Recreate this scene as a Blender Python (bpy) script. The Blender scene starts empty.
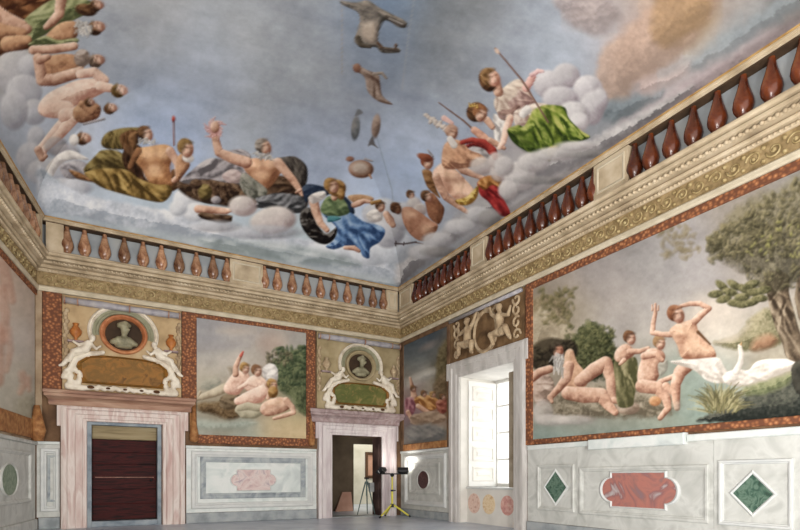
import bpy, bmesh, math, random
import numpy as np
from mathutils import Vector, Matrix
random.seed(4); rng = np.random.default_rng(7)
SC = bpy.context.scene; COL = SC.collection
PI = math.pi

# ------------------------------------------------------------------ room frame
# far right corner of the hall = (0,0,0); back wall runs along -x, right wall along -y
CAM = Vector((-7.2536, -12.8836, 1.05)); YAW = math.radians(29.27); F = 521.0
LX = -8.55                                    # back-left corner
SKEW = math.radians(8.27)                     # the left wall is not parallel to the right one
LD = (math.sin(SKEW), math.cos(SKEW)); LN = (math.cos(SKEW), -math.sin(SKEW))

def W(wall, u, w, z):
    """wall coordinates (along, out of the wall, height) -> world"""
    if wall == 'back': return Vector((u, -w, z))
    if wall == 'right': return Vector((-w, -u, z))
    return Vector((LX - LD[0]*u + LN[0]*w, -LD[1]*u + LN[1]*w, z))

# ------------------------------------------------------------------ object helpers
def link(o, parent=None):
    COL.objects.link(o)
    if parent is not None: o.parent = parent
    return o

def wloc(o):
    v = Vector((0, 0, 0))
    while o is not None:
        v += o.location; o = o.parent
    return v

def tag(o, label=None, cat=None, group=None, kind=None):
    if label: o['label'] = label
    if cat: o['category'] = cat
    if group: o['group'] = group
    if kind: o['kind'] = kind
    return o

def thing(name, label, cat, loc, group=None):
    o = bpy.data.objects.new(name, None); o.location = loc; o.empty_display_size = .1
    link(o); return tag(o, label, cat, group)

def structure(name, label=None, loc=(0, 0, 0)):
    o = bpy.data.objects.new(name, None); o.location = loc; link(o)
    return tag(o, label, kind='structure')

def obj(name, bm, m, parent=None, smooth=False, label=None, kind=None):
    """link a bmesh given in world coordinates as one mesh object"""
    bmesh.ops.recalc_face_normals(bm, faces=bm.faces)
    if parent is not None:
        bmesh.ops.translate(bm, vec=-wloc(parent), verts=bm.verts)
    me = bpy.data.meshes.new(name); bm.to_mesh(me); bm.free()
    if isinstance(m, (list, tuple)):
        for q in m: me.materials.append(q)
    else: me.materials.append(m)
    if smooth:
        for p in me.polygons: p.use_smooth = True
    o = bpy.data.objects.new(name, me); link(o, parent)
    if label: o['label'] = label
    if kind: o['kind'] = kind
    return o

def NB(): return bmesh.new()

def quadgrid(bm, rows, closed_u=False, closed_v=False, cap=False):
    """rows: list of lists of points -> quads between them"""
    V = [[bm.verts.new(p) for p in r] for r in rows]
    n, m = len(V), len(V[0])
    for i in range(n if closed_u else n-1):
        for j in range(m if closed_v else m-1):
            a, b = V[i][j], V[(i+1) % n][j]; c, d = V[(i+1) % n][(j+1) % m], V[i][(j+1) % m]
            if len({a, b, c, d}) == 4: bm.faces.new((a, b, c, d))
    if cap and not closed_u:
        for r in (V[0], V[-1]):
            try: bm.faces.new(r)
            except ValueError: pass
    return V

def hexa(bm, P):
    v = [bm.verts.new(p) for p in P]
    for f in ((0,1,2,3), (7,6,5,4), (0,4,5,1), (1,5,6,2), (2,6,7,3), (3,7,4,0)):
        bm.faces.new([v[i] for i in f])

def wbox(bm, wall, u0, u1, w0, w1, z0, z1, ch=0.0):
    if ch <= 0:
        hexa(bm, [W(wall, u0, w0, z0), W(wall, u1, w0, z0), W(wall, u1, w0, z1), W(wall, u0, w0, z1),
                  W(wall, u0, w1, z0), W(wall, u1, w1, z0), W(wall, u1, w1, z1), W(wall, u0, w1, z1)])
    else:                                    # chamfered front edges
        rows = []
        for (i, w) in ((0, w0), (0, w1-ch), (ch, w1)):
            rows.append([W(wall, u0+i, w, z0+i), W(wall, u1-i, w, z0+i), W(wall, u1-i, w, z1-i), W(wall, u0+i, w, z1-i)])
        quadgrid(bm, rows, closed_v=True, cap=True)

def box(bm, a, b):
    x0, y0, z0 = a; x1, y1, z1 = b
    hexa(bm, [(x0,y0,z0), (x1,y0,z0), (x1,y1,z0), (x0,y1,z0), (x0,y0,z1), (x1,y0,z1), (x1,y1,z1), (x0,y1,z1)])

def wframe(bm, wall, u0, u1, z0, z1, prof, open_bottom=False, kt=1.0):
    """mitred rectangular moulding; prof = [(inset, out)]"""
    rows = []
    for (t, w) in prof:
        zb = z0 if open_bottom else z0+t
        rows.append([W(wall, u0+t, w, zb), W(wall, u0+t, w, z1-t*kt), W(wall, u1-t, w, z1-t*kt), W(wall, u1-t, w, zb)])
    quadgrid(bm, rows, closed_v=not open_bottom)

def wlathe(bm, wall, u, z, prof, ex=1.0, seg=40, cap=True, a0=0.0, a1=2*PI):
    """round (or oval) moulding about an axis straight out of the wall; prof = [(radius, out)]"""
    full = abs(a1-a0-2*PI) < 1e-6
    n = seg if full else seg+1
    rows = []
    for (r, w) in prof:
        rows.append([W(wall, u+math.cos(a0+(a1-a0)*k/seg)*r*ex, w, z+math.sin(a0+(a1-a0)*k/seg)*r) for k in range(n)])
    quadgrid(bm, rows, closed_v=full, cap=cap and full)

def wprism(bm, wall, pts, w0, w1, ch=0.0):
    n = len(pts); cu = sum(p[0] for p in pts)/n; cz = sum(p[1] for p in pts)/n
    rows = [[W(wall, p[0], w0, p[1]) for p in pts], [W(wall, p[0], w1-ch, p[1]) for p in pts]]
    if ch > 0: rows.append([W(wall, cu+(p[0]-cu)*(1-ch*2), w1, cz+(p[1]-cz)*(1-ch*2)) for p in pts])
    V = quadgrid(bm, rows, closed_v=True)
    for r in (V[0], V[-1]): bm.faces.new(r)

def ring_prism(bm, wall, pts, k0, k1, w0, w1):
    """a raised border following an outline: between the outline scaled k0 (inner) and k1 (outer)"""
    n = len(pts); cu = sum(p[0] for p in pts)/n; cz = sum(p[1] for p in pts)/n
    S = lambda k, w: [W(wall, cu+(p[0]-cu)*k, w, cz+(p[1]-cz)*k) for p in pts]
    quadgrid(bm, [S(k1, w0), S(k1, w1*.7), S((k0+k1)/2, w1), S(k0, w1*.7), S(k0, w0)], closed_v=True)

def tube(bm, pts, rad, seg=8, cap=True):
    pts = [Vector(p) for p in pts]; n = len(pts)
    rads = rad if isinstance(rad, (list, tuple)) else [rad]*n
    rows = []; prev = None
    for i in range(n):
        d = (pts[min(i+1, n-1)]-pts[max(i-1, 0)])
        d = d.normalized() if d.length > 1e-9 else Vector((0, 0, 1))
        if prev is None:
            a = d.orthogonal().normalized()
        else:
            a = (prev - d*prev.dot(d)); a = a.normalized() if a.length > 1e-6 else d.orthogonal().normalized()
        prev = a; b = d.cross(a)
        rows.append([pts[i]+(a*math.cos(2*PI*k/seg)+b*math.sin(2*PI*k/seg))*rads[i] for k in range(seg)])
    quadgrid(bm, rows, closed_v=True, cap=cap)

def lathe(bm, c, prof, seg=20, cap=True):
    c = Vector(c)
    quadgrid(bm, [[c+Vector((math.cos(2*PI*k/seg)*r, math.sin(2*PI*k/seg)*r, z)) for k in range(seg)] for (r, z) in prof], closed_v=True, cap=cap)

def ball(bm, c, r, sc=(1, 1, 1), seg=10, rings=6):
    c = Vector(c); rows = []
    for i in range(rings+1):
        t = PI*i/rings; rr = max(math.sin(t), .02)
        rows.append([c+Vector((math.cos(2*PI*k/seg)*rr*r*sc[0], math.sin(2*PI*k/seg)*rr*r*sc[1], math.cos(t)*r*sc[2])) for k in range(seg)])
    quadgrid(bm, rows, closed_v=True, cap=True)

def limb(bm, pts, seg=10):
    """rounded tapered chain: pts = [(point, radius)]"""
    P = [Vector(p) for p, r in pts]; R = [r for p, r in pts]
    tube(bm, P, R, seg)
    for p, r in zip(P, R): ball(bm, p, r*.99, seg=seg)

def fuse(o, voxel=.018, it=3):
    """grow overlapping limbs into one continuous skin"""
    m = o.modifiers.new('r', 'REMESH'); m.mode = 'VOXEL'; m.voxel_size = voxel
    s = o.modifiers.new('s', 'SMOOTH'); s.iterations = it; s.factor = .5
    dg = bpy.context.evaluated_depsgraph_get()
    me = bpy.data.meshes.new_from_object(o.evaluated_get(dg))
    o.modifiers.clear(); o.data = me
    for p in me.polygons: p.use_smooth = True
    return o

# ------------------------------------------------------------------ materials
def lin(c):
    return tuple((v/255/12.92 if v/255 <= .04045 else ((v/255+.055)/1.055)**2.4) for v in c)

def mat(name, cols, scale=4.0, rough=.7, metal=0.0, bump=0.0, kind='noise', detail=6.0, dist=0.0, stretch=(1, 1, 1), vary=0.0, spec=.3, pos=None):
    m = bpy.data.materials.new(name); m.use_nodes = True
    N = m.node_tree.nodes; L = m.node_tree.links
    b = N['Principled BSDF']; b.inputs['Roughness'].default_value = rough; b.inputs['Metallic'].default_value = metal
    b.inputs['Specular IOR Level'].default_value = spec
    tc = N.new('ShaderNodeTexCoord'); mp = N.new('ShaderNodeMapping'); mp.inputs['Scale'].default_value = stretch
    L.new(tc.outputs['Object'], mp.inputs['Vector'])
    if kind == 'voronoi':
        t = N.new('ShaderNodeTexVoronoi'); t.inputs['Scale'].default_value = scale; out = t.outputs['Distance']
    elif kind == 'wave':
        t = N.new('ShaderNodeTexWave'); t.inputs['Scale'].default_value = scale; t.inputs['Distortion'].default_value = dist or 6; t.inputs['Detail'].default_value = 4
        out = t.outputs['Fac']
    else:
        t = N.new('ShaderNodeTexNoise'); t.inputs['Scale'].default_value = scale; t.inputs['Detail'].default_value = detail; t.inputs['Distortion'].default_value = dist
        out = t.outputs['Fac']
    L.new(mp.outputs['Vector'], t.inputs['Vector'])
    r = N.new('ShaderNodeValToRGB'); e = r.color_ramp.elements
    n = len(cols)
    if pos is None:
        lo, hi = (.05, .6) if kind == 'voronoi' else ((.3, .7) if kind == 'noise' else (.1, .9))
        pos = [lo+(hi-lo)*i/max(n-1, 1) for i in range(n)]
    while len(e) < n: e.new(.5)
    for i, c in enumerate(cols):
        e[i].position = pos[i]; e[i].color = (*lin(c), 1)
    L.new(out, r.inputs['Fac'])
    col = r.outputs['Color']
    if vary > 0:
        oi = N.new('ShaderNodeObjectInfo'); hs = N.new('ShaderNodeHueSaturation')
        ma = N.new('ShaderNodeMapRange'); ma.inputs['To Min'].default_value = 1-vary; ma.inputs['To Max'].default_value = 1+vary
        L.new(oi.outputs['Random'], ma.inputs['Value']); L.new(ma.outputs['Result'], hs.inputs['Value']); L.new(col, hs.inputs['Color']); col = hs.outputs['Color']
    L.new(col, b.inputs['Base Color'])
    if bump > 0:
        bp = N.new('ShaderNodeBump'); bp.inputs['Strength'].default_value = bump; bp.inputs['Distance'].default_value = .02
        L.new(out, bp.inputs['Height']); L.new(bp.outputs['Normal'], b.inputs['Normal'])
    return m

def emis(name, c, s):
    m = bpy.data.materials.new(name); m.use_nodes = True
    b = m.node_tree.nodes['Principled BSDF']; b.inputs['Base Color'].default_value = (*lin(c), 1)
    b.inputs['Emission Color'].default_value = (*lin(c), 1); b.inputs['Emission Strength'].default_value = s
    return m

def glass(name):
    m = bpy.data.materials.new(name); m.use_nodes = True
    N = m.node_tree.nodes; L = m.node_tree.links; N.remove(N['Principled BSDF'])
    a = N.new('ShaderNodeBsdfTransparent'); g = N.new('ShaderNodeBsdfGlossy'); g.inputs['Roughness'].default_value = .05
    x = N.new('ShaderNodeMixShader'); x.inputs['Fac'].default_value = .08
    L.new(a.outputs[0], x.inputs[1]); L.new(g.outputs[0], x.inputs[2]); L.new(x.outputs[0], N['Material Output'].inputs['Surface'])
    return m

def fresco_mat(name):
    """pigment held in the plaster: the picture's colours are stored point by point on the panel"""
    m = bpy.data.materials.new(name); m.use_nodes = True
    N = m.node_tree.nodes; L = m.node_tree.links
    b = N['Principled BSDF']; b.inputs['Roughness'].default_value = .9; b.inputs['Specular IOR Level'].default_value = .08
    a = N.new('ShaderNodeAttribute'); a.attribute_name = 'pigment'
    tc = N.new('ShaderNodeTexCoord'); t = N.new('ShaderNodeTexNoise'); t.inputs['Scale'].default_value = 30; t.inputs['Detail'].default_value = 6
    L.new(tc.outputs['Object'], t.inputs['Vector'])
    mr = N.new('ShaderNodeMapRange'); mr.inputs['To Min'].default_value = .94; mr.inputs['To Max'].default_value = 1.06
    L.new(t.outputs['Fac'], mr.inputs['Value'])
    mx = N.new('ShaderNodeVectorMath'); mx.operation = 'MULTIPLY'
    L.new(a.outputs['Color'], mx.inputs[0]); L.new(mr.outputs['Result'], mx.inputs[1]); L.new(mx.outputs[0], b.inputs['Base Color'])
    return m

M = {}
M['stone'] = mat('cream_stone', [(156,138,112), (184,166,138), (202,186,160)], 3, .75, bump=.1)
M['stonelight'] = mat('pale_cream_stone', [(178,166,142), (204,192,168)], 5, .75)
M['frieze'] = mat('olive_gilt_ground', [(112,94,62), (144,122,86), (168,146,106)], 11, .7, bump=.3)
M['gilt'] = mat('worn_gilding', [(124,104,66), (160,140,98), (186,168,126)], 12, .6)
M['goldline'] = mat('gold_edge', [(150,112,62), (196,160,104)], 8, .5)
M['baluster'] = mat('brown_veined_marble', [(60,24,14), (96,46,24), (132,76,40), (78,34,20)], 3, .2, vary=.35, spec=.6, dist=.6)
M['balusterpale'] = mat('rose_tan_marble', [(88,50,36), (140,98,70), (176,136,104), (104,62,46)], 5, .25, vary=.4, spec=.55, dist=1)
M['railback'] = mat('grey_sky_paint', [(132,136,138), (156,160,162), (166,166,162)], 2, .9)
M['orange'] = mat('orange_guilloche_frame', [(186,136,94), (160,104,68), (134,84,54), (104,64,44)], 17, .75, bump=.15, kind='voronoi')
M['orangeplain'] = mat('ochre_orange_border', [(122,78,46), (152,104,62), (176,132,84)], 10, .75, bump=.15)
M['brownwall'] = mat('brown_painted_wall', [(70,50,36), (104,78,56), (126,98,72)], 2.5, .85)
M['taupewall'] = mat('taupe_painted_strip', [(128,106,84), (158,136,110), (176,156,132)], 3, .85)
M['beigepanel'] = mat('beige_painted_panel', [(150,126,92), (182,156,118), (196,174,138)], 2.5, .85)
M['beigegrey'] = mat('dull_beige_panel', [(128,112,82), (156,140,106), (176,160,128)], 2.5, .85)
M['olivepanel'] = mat('umber_painted_panel', [(74,54,34), (112,86,58), (140,112,78)], 3.5, .85)
M['marblewhite'] = mat('cool_white_marble', [(184,190,188), (200,206,202), (214,216,212), (196,200,196)], 2.2, .5, dist=1)
M['marblegrey'] = mat('grey_white_marble', [(166,166,160), (182,182,176), (196,196,190), (176,176,170)], 2.6, .55, dist=1)
M['marbleframe'] = mat('white_marble_moulding', [(190,192,190), (206,206,202)], 4, .5, dist=1)
M['marbleshade'] = mat('blue_grey_marble_moulding', [(120,128,134), (156,162,164), (176,180,178)], 3, .5, dist=1.5)  # blue-grey tone puts the groove's shade into the inner mouldings
M['basestone'] = mat('grey_skirting_stone', [(124,130,132), (150,155,156), (166,168,168)], 4, .6)
M['pink'] = mat('pink_breccia', [(182,152,144), (200,180,172), (212,200,192), (190,164,156), (206,192,184)], 2.4, .55, dist=.6, stretch=(2.6, 2.6, .35))
M['mauvewhite'] = mat('mauve_white_stone', [(176,162,164), (196,184,184), (212,204,202), (186,172,174)], 2.4, .55, dist=.6, stretch=(2.6, 2.6, .35))
M['pinkcornice'] = mat('rose_stone_cornice', [(120,88,74), (152,116,96), (176,146,124)], 3, .6, dist=.6, stretch=(.5, 2, 2))
M['mauvecornice'] = mat('mauve_stone_cornice', [(128,108,108), (156,136,134), (178,162,160)], 4, .55, dist=1.5)
M['whitestone'] = mat('white_grey_stone', [(172,168,162), (186,181,176), (198,194,189), (178,173,168)], 2.4, .65, dist=.4, stretch=(2, 2, .5))
M['pinklozenge'] = mat('pale_pink_marble', [(172,150,150), (196,170,166), (208,192,186), (164,146,152)], 4, .45, dist=1.5)
M['redjasper'] = mat('red_jasper', [(128,108,112), (146,104,98), (170,112,100), (138,98,96), (172,162,160)], 2.2, .4, dist=1.6)
M['greenmarble'] = mat('green_serpentine', [(44,62,52), (66,92,78), (100,122,106), (52,76,64)], 8, .4, dist=1.5)
M['greenpale'] = mat('grey_green_marble', [(84,104,84), (112,130,108), (140,152,130)], 6, .4, dist=2)
M['porphyry'] = mat('dark_porphyry', [(52,34,36), (80,54,54), (104,72,70)], 10, .35, dist=1)
M['stucco'] = mat('white_stucco', [(190,176,156), (222,212,194), (236,228,212)], 6, .8)
M['stuccotan'] = mat('tan_stucco', [(136,114,88), (168,146,116), (190,170,140)], 6, .8)
M['bronze'] = mat('green_grey_bronze', [(92,88,66), (138,132,106), (168,162,134)], 7, .55)
M['niche'] = mat('dark_niche', [(44,32,22), (70,52,36)], 5, .8)
M['ringorange'] = mat('orange_moulding', [(140,80,46), (176,110,70), (196,140,98)], 6, .6)
M['greenring'] = mat('grey_green_moulding', [(120,118,94), (152,150,124)], 6, .7)
M['tabletgold'] = mat('brown_gold_tablet', [(92,64,26), (146,100,42), (116,84,36), (164,112,52)], 4, .6, dist=.8)
M['tabletgreen'] = mat('olive_tablet', [(146,126,78), (106,106,56), (86,92,46), (156,128,76)], 4, .6, dist=1.0)
M['ink'] = mat('dark_pigment', [(70,44,24), (90,58,30)], 8, .8)  # painted shade for the hollows of the relief frames
M['rod'] = mat('blue_grey_rod', [(128,126,132), (160,156,160), (176,170,168)], 6, .5, stretch=(1, 1, 1))
M['vase'] = mat('orange_vase', [(150,88,44), (190,122,62)], 8, .5)
M['wood'] = mat('dark_red_wood', [(16,4,4), (42,9,9), (66,18,16), (26,6,6)], 3.2, .6, stretch=(.6, 4, 7), dist=1.2, bump=.15, spec=.15)
M['woodedge'] = mat('worn_wood_edge', [(110,70,58), (150,110,96)], 8, .6)
M['oldboard'] = mat('old_cream_board', [(110,96,70), (148,132,100), (160,146,116)], 3, .8, stretch=(.5, 3, 6))
M['revealgrey'] = mat('blue_grey_reveal', [(96,108,118), (130,140,148), (150,158,162)], 4, .6)
M['darkreveal'] = mat('dark_brown_reveal', [(48,36,34), (74,56,52), (92,72,66)], 3, .7)
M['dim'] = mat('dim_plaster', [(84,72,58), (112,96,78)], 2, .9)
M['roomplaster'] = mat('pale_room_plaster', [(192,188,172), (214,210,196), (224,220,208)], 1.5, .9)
M['roomrose'] = mat('rose_picture_ground', [(176,132,112), (200,160,140)], 3, .8)
M['darkframe'] = mat('dark_wood_frame', [(66,44,32), (96,68,48)], 5, .6)
M['floor'] = mat('grey_stone_floor', [(156,164,178), (180,187,199), (194,200,208)], 1.6, .35, dist=.6, spec=.5)
M['whitepaint'] = mat('white_paint', [(206,204,198), (218,216,212)], 4, .6)
M['plasterwhite'] = mat('white_plaster', [(200,196,188), (216,212,204)], 3, .85)
M['shutteredge'] = mat('dull_shutter_edge', [(120,108,90), (150,138,120)], 5, .7)
M['yellow'] = mat('yellow_enamel', [(196,186,60), (222,212,84)], 6, .4)
M['raildark'] = mat('brown_rail_soffit', [(52,38,26), (78,58,40)], 5, .8)  # dark brown that paints in the shade under the top rail
M['black'] = mat('black_plastic', [(18,18,20), (34,34,36)], 8, .5)
M['teal'] = mat('grey_green_metal', [(58,74,72), (84,100,96)], 8, .45)
M['steel'] = mat('pale_grey_metal', [(150,152,152), (180,182,182)], 8, .35, metal=.4)
M['lit'] = emis('lit_halogen', (255,250,240), 14)
M['glass'] = glass('window_glass')
M['roundelpink'] = mat('salmon_painted_wreath', [(200,164,148), (216,190,174), (184,142,130)], 14, .85)
M['roundelochre'] = mat('ochre_painted_wreath', [(208,178,140), (222,202,168), (196,160,122)], 14, .85)
M['roundelred'] = mat('rose_painted_wreath', [(178,124,120), (200,150,140), (212,180,164)], 14, .85)
M['fresco'] = fresco_mat('fresco_plaster')

# ------------------------------------------------------------------ fresco painter
def project(P):
    """cartoon coordinates in which the frescoes were drawn up"""
    d = P - np.array(CAM); ca, sa = math.cos(YAW), math.sin(YAW)
    r = d[:, 0]*ca - d[:, 1]*sa; f = d[:, 0]*sa + d[:, 1]*ca
    ok = f > .8; f = np.where(ok, f, .8)
    return np.stack([400+F*r/f, 478-F*d[:, 2]/f], 1), ok

def hash2(ix, iy, seed):
    h = (ix.astype(np.int64)*374761393 + iy.astype(np.int64)*668265263 + seed*974634777) & 0xffffffff
    h = ((h ^ (h >> 13))*1274126177) & 0xffffffff
    return ((h ^ (h >> 16)) & 0xffff)/65535.0

def vnoise(x, y, seed):
    ix, iy = np.floor(x), np.floor(y); fx, fy = x-ix, y-iy
    fx = fx*fx*(3-2*fx); fy = fy*fy*(3-2*fy)
    a, b = hash2(ix, iy, seed), hash2(ix+1, iy, seed); c, d = hash2(ix, iy+1, seed), hash2(ix+1, iy+1, seed)
    return (a*(1-fx)+b*fx)*(1-fy)+(c*(1-fx)+d*fx)*fy

def fbm(x, y, s, seed=1, o=4):
    t = 0; a = .5
    for k in range(o):
        t = t + a*vnoise(x/s, y/s, seed+k*17); s /= 2; a /= 2
    return t/(1-.5**o)

def smooth_poly(pts, n=5):
    p = np.array(pts, float); m = len(p); out = []
    for i in range(m):
        p0, p1, p2, p3 = p[i-1], p[i], p[(i+1) % m], p[(i+2) % m]
        for k in range(n):
            t = k/n
            out.append(.5*((2*p1)+(-p0+p2)*t+(2*p0-5*p1+4*p2-p3)*t*t+(-p0+3*p1-3*p2+p3)*t**3))
    return np.array(out)

SKIN = [(118,70,52), (204,158,130), (242,212,188)]
TAN = [(92,52,34), (182,130,92), (224,178,134)]
PALE = [(176,120,100), (232,196,172), (248,228,210)]
RED = [(88,24,22), (160,48,40), (204,92,70)]
GREEN = [(40,56,16), (108,128,36), (172,172,84)]
SAGE = [(70,76,44), (132,138,88), (180,180,130)]
BLUE = [(36,60,100), (86,122,168), (150,176,204)]
NAVY = [(20,28,44), (34,46,68), (70,84,104)]
OLIVE = [(56,44,20), (112,92,46), (152,132,76)]
OCHRE = [(72,52,20), (142,110,52), (184,152,84)]
GREYC = [(88,82,84), (152,144,146), (196,188,186)]
CLOUD = [(136,134,142), (188,186,190), (222,220,218)]
WARMC = [(146,128,126), (194,182,176), (222,214,204)]
WHITE = [(160,152,148), (212,204,196), (236,230,222)]
BROWN = [(40,26,18), (84,60,42), (124,96,70)]
HAIR = [(44,26,16), (98,62,36), (140,100,62)]
BLOND = [(92,58,24), (160,114,58), (200,160,98)]
BEARD = [(140,130,120), (204,198,190), (232,228,222)]
YELL = [(124,84,26), (196,158,66), (226,200,120)]

def Z(ox, oy, s=5.0):
    return lambda *p: [(ox+q[0]/s, oy+q[1]/s, *(r/s for r in q[2:])) for q in p]

class Painter:
    def __init__(self, P3):
        self.P, self.ok = project(P3); self.x, self.y = self.P[:, 0], self.P[:, 1]  # paint is laid out in image pixels as seen from the camera
        self.C = np.full((len(P3), 3), 150.0)
        self.L = (-.45, -.6, .66); self.dull = .17
    def bg(self, pts, sig=30):
        pts = np.array(pts, float); acc = np.zeros_like(self.C); ws = np.full(len(self.x), 1e-30)
        cx = np.clip(self.x, -60, 860); cy = np.clip(self.y, -80, 560)
        for q in pts:
            w = np.exp(-((cx-q[0])**2+(cy-q[1])**2)/(2*sig*sig))+1e-4/(1+((cx-q[0])**2+(cy-q[1])**2)/100)**1.5
            acc += w[:, None]*q[2:5]; ws += w
        self.C = acc/ws[:, None]
    def noise(self, s, amp, seed=3, tint=(1, 1, 1), sx=1.0, sy=1.0, rot=0):
        c, n = math.cos(rot), math.sin(rot); X, Y = (self.x*c+self.y*n)*sx, (-self.x*n+self.y*c)*sy
        self.C += ((fbm(X, Y, s, seed)-.5)*2*amp)[:, None]*np.array(tint)
    def sel(self, x0, y0, x1, y1):
        return np.nonzero((self.x > x0) & (self.x < x1) & (self.y > y0) & (self.y < y1) & self.ok)[0]
    def lay(self, i, a, t, ramp):
        r = np.array(ramp, float); t = np.clip(t, 0, 1)[:, None]
        c = np.where(t < .5, r[0]+(r[1]-r[0])*t*2, r[1]+(r[2]-r[1])*(t-.5)*2)
        self.C[i] = self.C[i]*(1-a[:, None])+c*a[:, None]
    def tone(self, i, nx, ny, nz, fold, seed, ang, fs=9.0, grain=.16):
        t = .33+.70*(nx*self.L[0]+ny*self.L[1])+.16*nz
        X, Y = self.x[i], self.y[i]
        wx, wy = X+6*(fbm(X, Y, 9.0, seed+71, 2)-.5), Y+6*(fbm(X, Y, 9.0, seed+83, 2)-.5)
        t = t+(fbm(X, Y, 2.4, seed, 2)-.5)*grain*1.9+(fbm(wx, wy, 7.0, seed+41, 3)-.5)*.5*min(1.0, grain/.13)
        if fold > 0:
            g = np.random.default_rng(seed*13+7); x0, x1, y0, y1 = X.min(), X.max(), Y.min(), Y.max()
            size = max(x1-x0, y1-y0); area = (x1-x0)*(y1-y0)
            for k in range(int(np.clip(area/26, 5, 34))):
                cx, cy = g.uniform(x0, x1), g.uniform(y0, y1); a = ang+g.normal(0, .34); l = g.uniform(.14, .36)*size; w = g.uniform(.55, 1.5)*(1+size/90)
                bend = g.normal(0, .9)/size; c, s = math.cos(a), math.sin(a)
                u, v = (X-cx)*c+(Y-cy)*s, -(X-cx)*s+(Y-cy)*c; v = v-bend*u*u
                e = np.clip(1-(u/l)**2, 0, 1)*fold*g.uniform(.7, 1.5)
                t = t+e*(.34*np.exp(-(v/w)**2)-.40*np.exp(-((v-1.9*w)/(w*1.2))**2))
        return t
    def poly(self, pts, ramp, fold=0.0, ang=0.0, R=None, soft=.8, a=1.0, seed=1, smooth=True, grain=.16, bias=0.0, ragged=0.0, rag_s=5.0):
        p = smooth_poly([q[:2] for q in pts]) if smooth else np.array([q[:2] for q in pts], float)
        x0, y0 = p.min(0); x1, y1 = p.max(0)
        if R is None: R = max(2.0, .38*min(x1-x0, y1-y0))
        m = 3*soft+2+ragged
        i = self.sel(x0-m, y0-m, x1+m, y1+m)
        if len(i) == 0: return
        X, Y = self.x[i], self.y[i]
        if ragged > 0:
            X = X+(fbm(X, Y, rag_s, seed+31, 3)-.5)*4*ragged; Y = Y+(fbm(Y, X, rag_s, seed+57, 3)-.5)*4*ragged
        inside = np.zeros(len(i), bool); best = np.full(len(i), 1e9); bx = np.zeros(len(i)); by = np.zeros(len(i))
        q = np.roll(p, -1, 0)
        for (ax, ay), (cx, cy) in zip(p, q):
            ex, ey = cx-ax, cy-ay; l2 = ex*ex+ey*ey
            if l2 < 1e-9: continue
            cr = (ay > Y) != (cy > Y)
            if abs(ey) > 1e-9: inside ^= cr & (X < ex*(Y-ay)/ey+ax)
            t = np.clip(((X-ax)*ex+(Y-ay)*ey)/l2, 0, 1)
            dx, dy = X-(ax+ex*t), Y-(ay+ey*t); d = dx*dx+dy*dy
            k = d < best; best[k] = d[k]; bx[k] = dx[k]; by[k] = dy[k]
        d = np.sqrt(best); sd = np.where(inside, d, -d)
        al = np.clip(sd/soft*.5+.5, 0, 1)*a
        g = np.clip(1-sd/R, 0, 1); dd = np.maximum(d, 1e-6); s = np.where(inside, -1, 1)
        nx, ny = s*bx/dd*g, s*by/dd*g; nz = np.sqrt(np.clip(1-nx*nx-ny*ny, 0, 1))
        self.lay(i, al, self.tone(i, nx, ny, nz, fold, seed, ang, grain=grain)+bias, ramp)
    def limb(self, pts, ramp, soft=.7, a=1.0, seed=1, fold=0.0, ang=0.0, grain=.12, bias=0.0):
        p = np.array(pts, float); R = p[:, 2].max()+3
        i = self.sel(p[:, 0].min()-R, p[:, 1].min()-R, p[:, 0].max()+R, p[:, 1].max()+R)
        if len(i) == 0: return
        X, Y = self.x[i], self.y[i]; best = np.full(len(i), 1e9); nx = np.zeros(len(i)); ny = np.zeros(len(i))
        for k in range(max(len(p)-1, 1)):
            A, B = p[k], p[min(k+1, len(p)-1)]; ex, ey = B[0]-A[0], B[1]-A[1]; l2 = ex*ex+ey*ey
            t = np.clip(((X-A[0])*ex+(Y-A[1])*ey)/l2, 0, 1) if l2 > 1e-9 else np.zeros(len(i))
            r = A[2]+(B[2]-A[2])*t; dx, dy = X-(A[0]+ex*t), Y-(A[1]+ey*t); sd = np.sqrt(dx*dx+dy*dy)-r
            j = sd < best; best[j] = sd[j]; nx[j] = (dx/r)[j]; ny[j] = (dy/r)[j]
        al = np.clip(-best/soft*.5+.5, 0, 1)*a
        l = np.maximum(np.sqrt(nx*nx+ny*ny), 1); nx, ny = nx/l, ny/l
        nz = np.sqrt(np.clip(1-nx*nx-ny*ny, 0, 1))
        self.lay(i, al, self.tone(i, nx, ny, nz, fold, seed, ang, grain=grain)+bias, ramp)
    def oval(self, c, ramp, rot=0.0, soft=.8, a=1.0, seed=1, fold=0.0, ang=0.0, grain=.14, bias=0.0):
        x, y, rx, ry = c; m = max(rx, ry)+3
        i = self.sel(x-m, y-m, x+m, y+m)
        if len(i) == 0: return
        co, s = math.cos(rot), math.sin(rot); X, Y = self.x[i]-x, self.y[i]-y
        u, v = (X*co+Y*s)/rx, (-X*s+Y*co)/ry; d = np.sqrt(u*u+v*v)
        al = np.clip((1-d)*min(rx, ry)/soft*.5+.5, 0, 1)*a
        l = np.maximum(d, 1); u, v = u/l, v/l; nx, ny = u*co-v*s, u*s+v*co
        self.lay(i, al, self.tone(i, nx, ny, np.sqrt(np.clip(1-u*u-v*v, 0, 1)), fold, seed, ang, grain=grain)+bias, ramp)
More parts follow.
